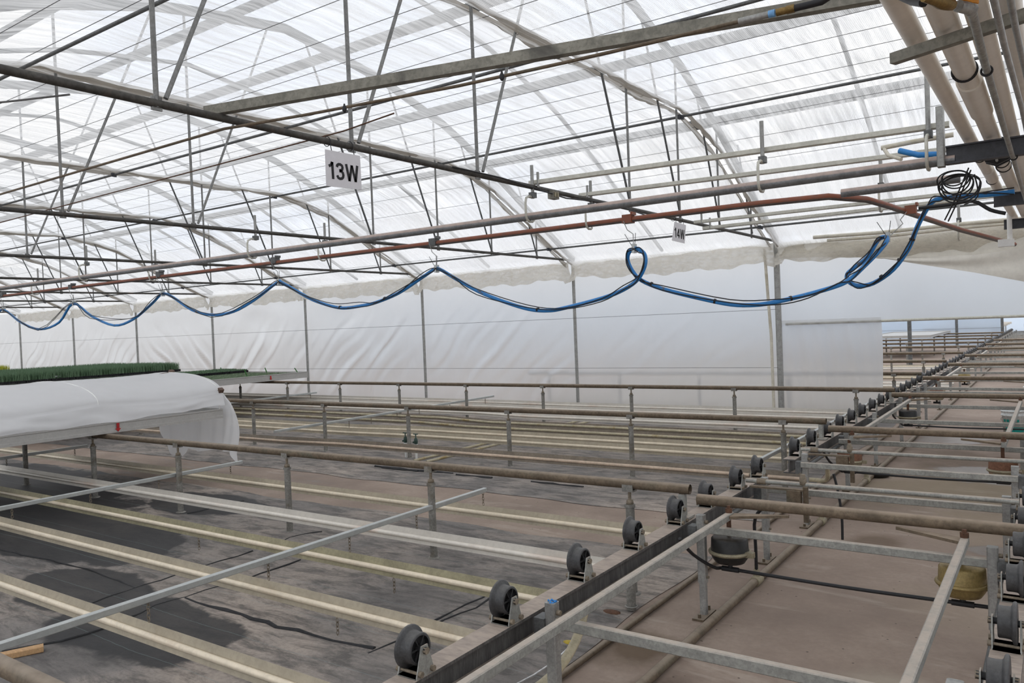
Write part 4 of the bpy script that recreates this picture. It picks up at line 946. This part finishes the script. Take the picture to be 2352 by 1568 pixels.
def arc(s):     # s 0..1 across the hoop
    a = PI * s; return (XB1 - .03 + (XB2 - XB1 + .06) * (.5 - .5 * math.cos(a)), 1.05 + .25 * math.sin(a) ** .9)
HY = [-.95, .85, 2.65, 4.43, 5.93]
hoop0 = None
for k, y in enumerate(HY):
    mb = MB(); P = []
    for j in range(21):
        x, z = arc(j / 20); P.append((x, y, z + .013))
    P = [(P[0][0] + .015, y, .82)] + P + [(P[-1][0] - .015, y, .82)]
    mb.tube(P, .008, 6); tag(mb.build('hoop', M['pvc_clean']), ('hoop at the open right end of the white cover' if k == 4 else ('hoop showing as a ridge across the middle of the white cover' if k == 3 else 'hoop hidden under the left part of the white cover')), 'hoop', 'hoops under the white cover')
ct = thing('fleece_cover', 'white fleece cover draped over hoops on the bench at the left', 'cover', ((XB1 + XB2) / 2, 2.5, .8))
def cov(u, v):
    y = -1.15 + 7.13 * u
    # sag between hoops
    lo = max([h for h in HY if h <= y] or [HY[0]]); hi = min([h for h in HY if h >= y] or [HY[-1]])
    f = 0 if hi == lo else .8 * (1 - abs(2 * (y - lo) / (hi - lo) - 1) ** 1.5)
    if v < .18:         # front drop
        q = v / .18; x0_, z0_ = arc(0)
        out = .035 * f * math.sin(PI * q) + .02 * mno.noise((y * 3, q * 2, 5)) - .03 * f * math.sin(PI * q) * .5
        zlow = .865 + (.03 * max(0, y - 4.6)) + .008 * math.sin(y * 9)
        x = XB1 + .03 + out + (x0_ + .015 - XB1 - .03) * q; z = zlow + (z0_ + .012 - .062 * f - zlow) * q
    elif v > .9:
        q = (v - .9) / .1; x0_, z0_ = arc(1); x = x0_ - .015 * q; z = z0_ + .012 - .062 * f - (z0_ - .06 - .85) * q
    else:
        q = (v - .18) / .72; x, z = arc(q); z -= f * (.012 + .05 * abs(2 * q - 1) ** 2); z += .012; z += .006 * math.exp(-(min(y - lo, hi - y) / .02) ** 2)
        z += .004 * math.sin(y * 3 + q * 44 + 2 * math.sin(y)) * (1 - q) * f + .006 * mno.noise((y * 1.2, q * 9, 0))
    z += .004 * mno.noise((y * 9, v * 20, 3))
    return (x, y, z)
mb = MB(); mb.grid(cov, 420, 90); mb.build('top_sheet', M['cover'], ct)
def endskirt(u, v):
    # hangs over the end of the bench, ragged lower edge
    x, z0_ = arc(.0 + .95 * u); z0_ += .012
    px_ = [(0, .15), (.04, .15), (.08, .24), (.12, .30), (.3, .30), (.42, .26), (.5, .28), (.56, .14), (.6, .2), (.7, .5), (.85, .75), (1, .85)]
    for (a, p), (b, q) in zip(px_, px_[1:]):
        if u <= b: zl = p + (q - p) * (u - a) / (b - a); break
    z = z0_ + (zl - z0_) * v
    y = 5.98 + .10 * math.sin(min(1, v * 1.3) * PI / 2) + .035 * math.sin(u * 26 + 1) * v + .02 * math.sin(u * 61) * v
    xx = x + (.05 + .13 * math.sin(PI * min(1, v * 1.15))) * (1 - u) ** 3 * min(1, v * 6)
    return (xx, y, z)
mb = MB(); mb.grid(endskirt, 110, 24); mb.build('end_drape', M['cover'], ct)
for s, l in ((.02, 'brown clip pinching the cover at the front foot of the end hoop'), (.5, 'brown clip at the crown of the end hoop')):
    x, z = arc(s); mb = MB(); mb.box((x + .01, 5.96, z + .02), (.05, .06, .05), Matrix.Rotation(.6, 3, 'Y')); mb.tube([(x, 5.93, z + .02), (x - .06, 5.80, z + .0)], .004, 5)
    tag(mb.build('spring_clip', M['clip']), l, 'clip')

# ------------------------------------------------------------------ seedling benches
XS = [(-14.45, -16.6), (-16.9, -19.05), (-19.35, -21.5), (-21.8, -23.95), (-24.25, -26.4), (-26.7, -28.85)]
for k, (a, b) in enumerate(XS):
    bench(a, b, 6.3, 12.25, ['seedling bench nearest the camera, red arrow on its edge', 'second seedling bench, behind the front one', 'third seedling bench, under the tall green seedlings', 'fourth seedling bench, hidden behind green seedlings', 'fifth seedling bench far at the left', 'sixth seedling bench under the yellow plants'][k], 11.2 if k == 0 else None, .745, .885)
random.seed(11)
TR = {}
def tray_proto(kind, hgt, mat, n):
    t = thing('seedling_tray', '', 'tray', (0, 0, 0)); w, l, h = .28, .54, .055
    mb = MB(); mb.box((0, 0, h / 2), (w - .02, l - .02, h)); mb.box((0, 0, h - .004), (w, l, .008))
    for k in range(14): mb.box((w / 2 - .006, -l / 2 + .03 + k * l / 14, h / 2 - .004), (.01, .018, h - .012)); 
    mb.build('tray', M['tray'], t)
    mb = MB()
    for i in range(n):
        x = random.uniform(-w / 2 + .01, w / 2 - .01); y = random.uniform(-l / 2 + .01, l / 2 - .01); hh = hgt * random.uniform(.7, 1.05); a = random.uniform(0, PI); bw = .006 if hgt > .1 else .012
        lx, ly = random.uniform(-.3, .3) * hh, random.uniform(-.3, .3) * hh; dx, dy = math.cos(a) * bw, math.sin(a) * bw
        mb.add([(x - dx, y - dy, h), (x + dx, y + dy, h), (x + dx * .8 + lx * .4, y + dy * .8 + ly * .4, h + hh * .6), (x - dx * .8 + lx * .4, y - dy * .8 + ly * .4, h + hh * .6), (x + lx, y + ly, h + hh)], [(0, 1, 2, 3), (3, 2, 4)], True)
    o = mb.build('seedlings', mat, t); o['kind'] = 'stuff'; TR[kind] = [t, True]
tray_proto('tall', .21, M['leaf'], 420); tray_proto('short', .03, M['leaf'], 260); tray_proto('pale', .03, M['leaf_pale'], 200); tray_proto('yellow', .24, M['yellow'], 300)
def put(kind, x, y, label, group, z=.81):
    t, fresh = TR[kind]
    if fresh: TR[kind][1] = False; t.location = (x, y, z); t['label'] = label; t['group'] = group; return t
    c = copy_tree(t, Vector((x, y, z)) - Vector(t.location), label, group); return c
for j in range(7):
    for k in range(10):
        put('pale', -14.62 - .295 * j, 6.7 + .55 * k, 'flush tray of tiny pale seedlings filling the front seedling bench', 'pale seedling trays on the front bench', .807)
for k in range(3): put('short', -16.4, 10.3 + .55 * k + .3, 'dark tray of short seedlings standing proud at the back edge of the front bench', 'raised dark trays at the back of the front bench', .885)
for j in range(2):
    for k in range(9): put('short', -17.1 - .3 * j, 7.3 + .55 * k + .2, 'dark tray of short green seedlings on the second seedling bench', 'trays on the second seedling bench', .885)
for j in range(7):
    for k in range(10): put('tall', -19.5 - .3 * j, 6.9 + .55 * k, 'black tray of tall grassy green seedlings on the third seedling bench', 'tall seedling trays on the third bench', .90)
for j in range(4):
    for k in range(10): put('tall', -22.0 - .3 * j, 6.9 + .55 * k, 'black tray of tall green seedlings on the fourth seedling bench', 'tall seedling trays on the fourth bench', .90)
for j in range(2):
    for k in range(6): put('yellow', -26.9 - .3 * j, 8.0 + .55 * k, 'tray of yellow-green plants at the far left edge', 'yellow plant trays at the far left', .90)
for (a, X, l) in (((466, 862), -16.9, 'white tag at the near corner of the raised dark tray'), ((106, 878), -17.0, 'white tag at the end of the second bench trays'), ((132, 864), -19.42, 'white tag on the edge of the tall seedling trays')):
    p = px(*a, X); mb = MB(); mb.box(p, (.01, .12, .035)); tag(mb.build('plant_tag', M['tag']), l, 'tag')
for (a, b, X, l) in (((568, 864), (561, 848), -14.8, 'green stake third from the right on the front seedling bench'), ((613, 846), (608, 833), -15.5, 'green stake second from the right, against the plastic wall'), ((704, 847), (697, 836), -14.6, 'green stake at the right corner of the front seedling bench'), ((516, 846), (512, 834), -17.5, 'green stake fourth from the right, behind the raised trays'), ((303, 841), (300, 834), -21.0, 'green stake sticking out of the tall green seedlings')):
    A, B = px(*a, X), px(*b, X); sh = Vector((0, min(0, 12.1 - A.y), .86 - A.z if A.z > .9 and X > -20 else 0)); mb = MB(); mb.tube([A + sh, B + sh], .012, 6); tag(mb.build('stake', M['stake']), l, 'stake')

# ------------------------------------------------------------------ bits on the floor
A = pz(0, 1508, .03); B = pz(100, 1487, .03)
mb = MB(); mb.bar(A - (B - A) * .6, B, .055, .035); tag(mb.build('wood_offcut', M['wood']), 'piece of pine lumber lying at the lower left edge', 'lumber')
for k, (x, Y, l, m) in enumerate(((930, 7.85, 'left standpipe tap with black-green handle beside the second rail post', 'green_tap'), (955, 7.85, 'right standpipe tap with green body beside the second rail post', 'green_tap'))):
    b = pz([933, 957][k], [1052, 1056][k], 0); t = thing('standpipe_tap', l, 'tap', b)
    mb = MB(); mb.tube([b, b + Vector((0, 0, .17))], .016, 10); mb.tube([b + Vector((0, 0, .13)), b + Vector((0, 0, .18))], .024, 10); mb.tube([b + Vector((0, 0, .185)), b + Vector((0, 0, .215))], .024, 10); mb.build('riser', M['pvc_clean'], t)
    mb = MB(); mb.lathe([(.012, .17), (.022, .22), (.028, .25), (.022, .29), (.009, .30), (.009, .35)], b, (0, 0, 1), 10); mb.tube([b + Vector((0, 0, .25)), b + Vector((-.05, 0, .235))], .014, 8); mb.build('valve_body', M['green_tap'], t)
    mb = MB(); mb.box(b + Vector((0, 0, .35)), (.075, .018, .012)); mb.build('handle', M['green_tap'], t)
for k, (a, l) in enumerate(((pz(880, 1052, .02), 'left of two yellowed pipes lying on the far ground cloth'), (pz(905, 1058, .02), 'right of two yellowed pipes lying on the far ground cloth'))):
    mb = MB(); x = -7.05 + .22 * k; mb.tube([(x, 7.7, .022), (x, 13.3, .022)], .02, 8); tag(mb.build('cloth_pipe', M['yellowpipe']), l, 'pipe')
def bucket(c, l, teal):
    t = thing('bucket', l, 'bucket', c); r = .135
    mb = MB(); mb.lathe([(0, .004), (.118, .004), (.120, 0), (r, .24), (r + .012, .245), (r + .012, .262), (r + .004, .264), (r + .004, .30), (r + .014, .302), (r + .014, .318), (r - .004, .318), (.115, .02), (0, .02)], c, (0, 0, 1), 28); mb.build('tub', M['bucket'], t)
    mb = MB(); th0 = -2.2
    for (z0_, z1_, a0, a1) in ((.025, .10, -1.1, 1.0), (.165, .20, -1.3, -1.05), (.165, .20, -.95, -.7), (.165, .20, -.6, -.4), (.165, .20, -.3, -.1), (.165, .20, 0, .2)):
        mb.grid(lambda u, v: Vector(c) + Vector((math.cos(-1.2 + a0 + (a1 - a0) * u) * (.1215 + .015 * (z0_ + (z1_ - z0_) * v) / .24 + .0015), math.sin(-1.2 + a0 + (a1 - a0) * u) * (.1215 + .015 * (z0_ + (z1_ - z0_) * v) / .24 + .0015), z0_ + (z1_ - z0_) * v)), 12, 1)
    mb.build('printed_label', M['teal'], t)
    mb = MB(); mb.torus(Vector(c) + Vector((0, 0, .19)), (0, .5, 1), .145, .003, 28, 5, .5); mb.build('handle', M['galv'], t)
bucket((-.56, 12.78, 0), 'white bucket with teal print standing by the puddle', True)
bucket((-.42, 16.6, 0), 'second white bucket cut by the right edge, beyond the plastic wall', True)
mb = MB(); c = pz(1960, 1010, .05); mb.lathe([(0, .08), (.09, .08), (.13, .05), (.12, .01), (0, .005)], (-1.63, 9.0, 0), (0, 0, 1), 18); tag(mb.build('drain_dish', M['act_black']), 'low black dish on the floor behind the second cross tube', 'dish')
for k, (a, r, m, l) in enumerate((((1404, 1405), .05, 'rust', 'rust-stained scrap of wire wool on the floor behind the nearest leg'), ((1310, 1475), .035, 'yellowpaint', 'orange-brown crumb of debris near the nearest leg'))):
    c = pz(*a, .008); mb = MB(); mb.sphere(c, r, 10, (1.3, .8, .18)); tag(mb.build('debris', M[m]), l, 'debris')

# ------------------------------------------------------------------ far house
bench(-3.8, -6.0, 31.5, 37.6, 'empty tray bench standing on the far rails beyond the gap', None, .745, .84)
bench(-1.4, 1.2, 44.5, 50, 'far bench of bright green plants at the right edge', None, .745, .90)
random.seed(2)
mb = MB()
for i in range(900):
    x = random.uniform(-1.35, 1.1); y = random.uniform(44.6, 49.8); a = random.uniform(0, PI); h = random.uniform(.12, .28); w = .07
    mb.add([(x - math.cos(a) * w, y - math.sin(a) * w, .86), (x + math.cos(a) * w, y + math.sin(a) * w, .86), (x + math.cos(a) * w * 1.3, y + math.sin(a) * w * 1.3 + .03, .86 + h), (x - math.cos(a) * w * 1.3, y - math.sin(a) * w * 1.3 + .03, .86 + h)], [(0, 1, 2, 3)], True)
o = mb.build('leafy_crop', M['lime']); tag(o, 'bright lime green crop on the farthest bench at the right edge', 'plants', None, 'stuff')
for k in range(6):
    y = 43.2 + 2.1 * k; t = thing('pale_bench', 'pale bench edge in the farthest house, beyond the end film', 'bench', (-3.6, y, 0), 'pale bench edges in the farthest house')
    mb = MB(); mb.bar((-5.5, y, .80), (-2.3, y, .80), .1, .12); mb.build('edge_rail', M['white_alu'], t)
    for x in (-5.2, -2.6):
        mb = MB(); mb.tube([(x, y, 0), (x, y, .75)], .03, 8); mb.build('leg', M['galv'], t)

# ------------------------------------------------------------------ light: bright overcast sky, no sun disc
wd = bpy.data.worlds.new('overcast_sky'); sc.world = wd; wd.use_nodes = True; nt = wd.node_tree
for n in list(nt.nodes): nt.nodes.remove(n)
out = nt.nodes.new('ShaderNodeOutputWorld'); bg = nt.nodes.new('ShaderNodeBackground'); tc = nt.nodes.new('ShaderNodeTexCoord')
n1 = noise(nt, mapped(nt, tc.outputs['Generated'], (1, 1, 2.5)), 2.2, 5, .55, .3)
nt.links.new(ramp(nt, n1, [(.38, (.80, .87, 1.0)), (.6, (1, .985, .96))]), bg.inputs[0]); bg.inputs[1].default_value = 1.1
nt.links.new(bg.outputs[0], out.inputs[0])
sc.cycles.transparent_max_bounces = 32; sc.cycles.max_bounces = 10; sc.cycles.diffuse_bounces = 6; sc.cycles.transmission_bounces = 10
sc.view_settings.view_transform = 'Standard'; sc.view_settings.look = 'None'; sc.view_settings.exposure = .42; sc.view_settings.gamma = 1; sc.view_settings.use_curve_mapping = False
for o in bpy.data.objects:
    if '_o' in o: del o['_o']
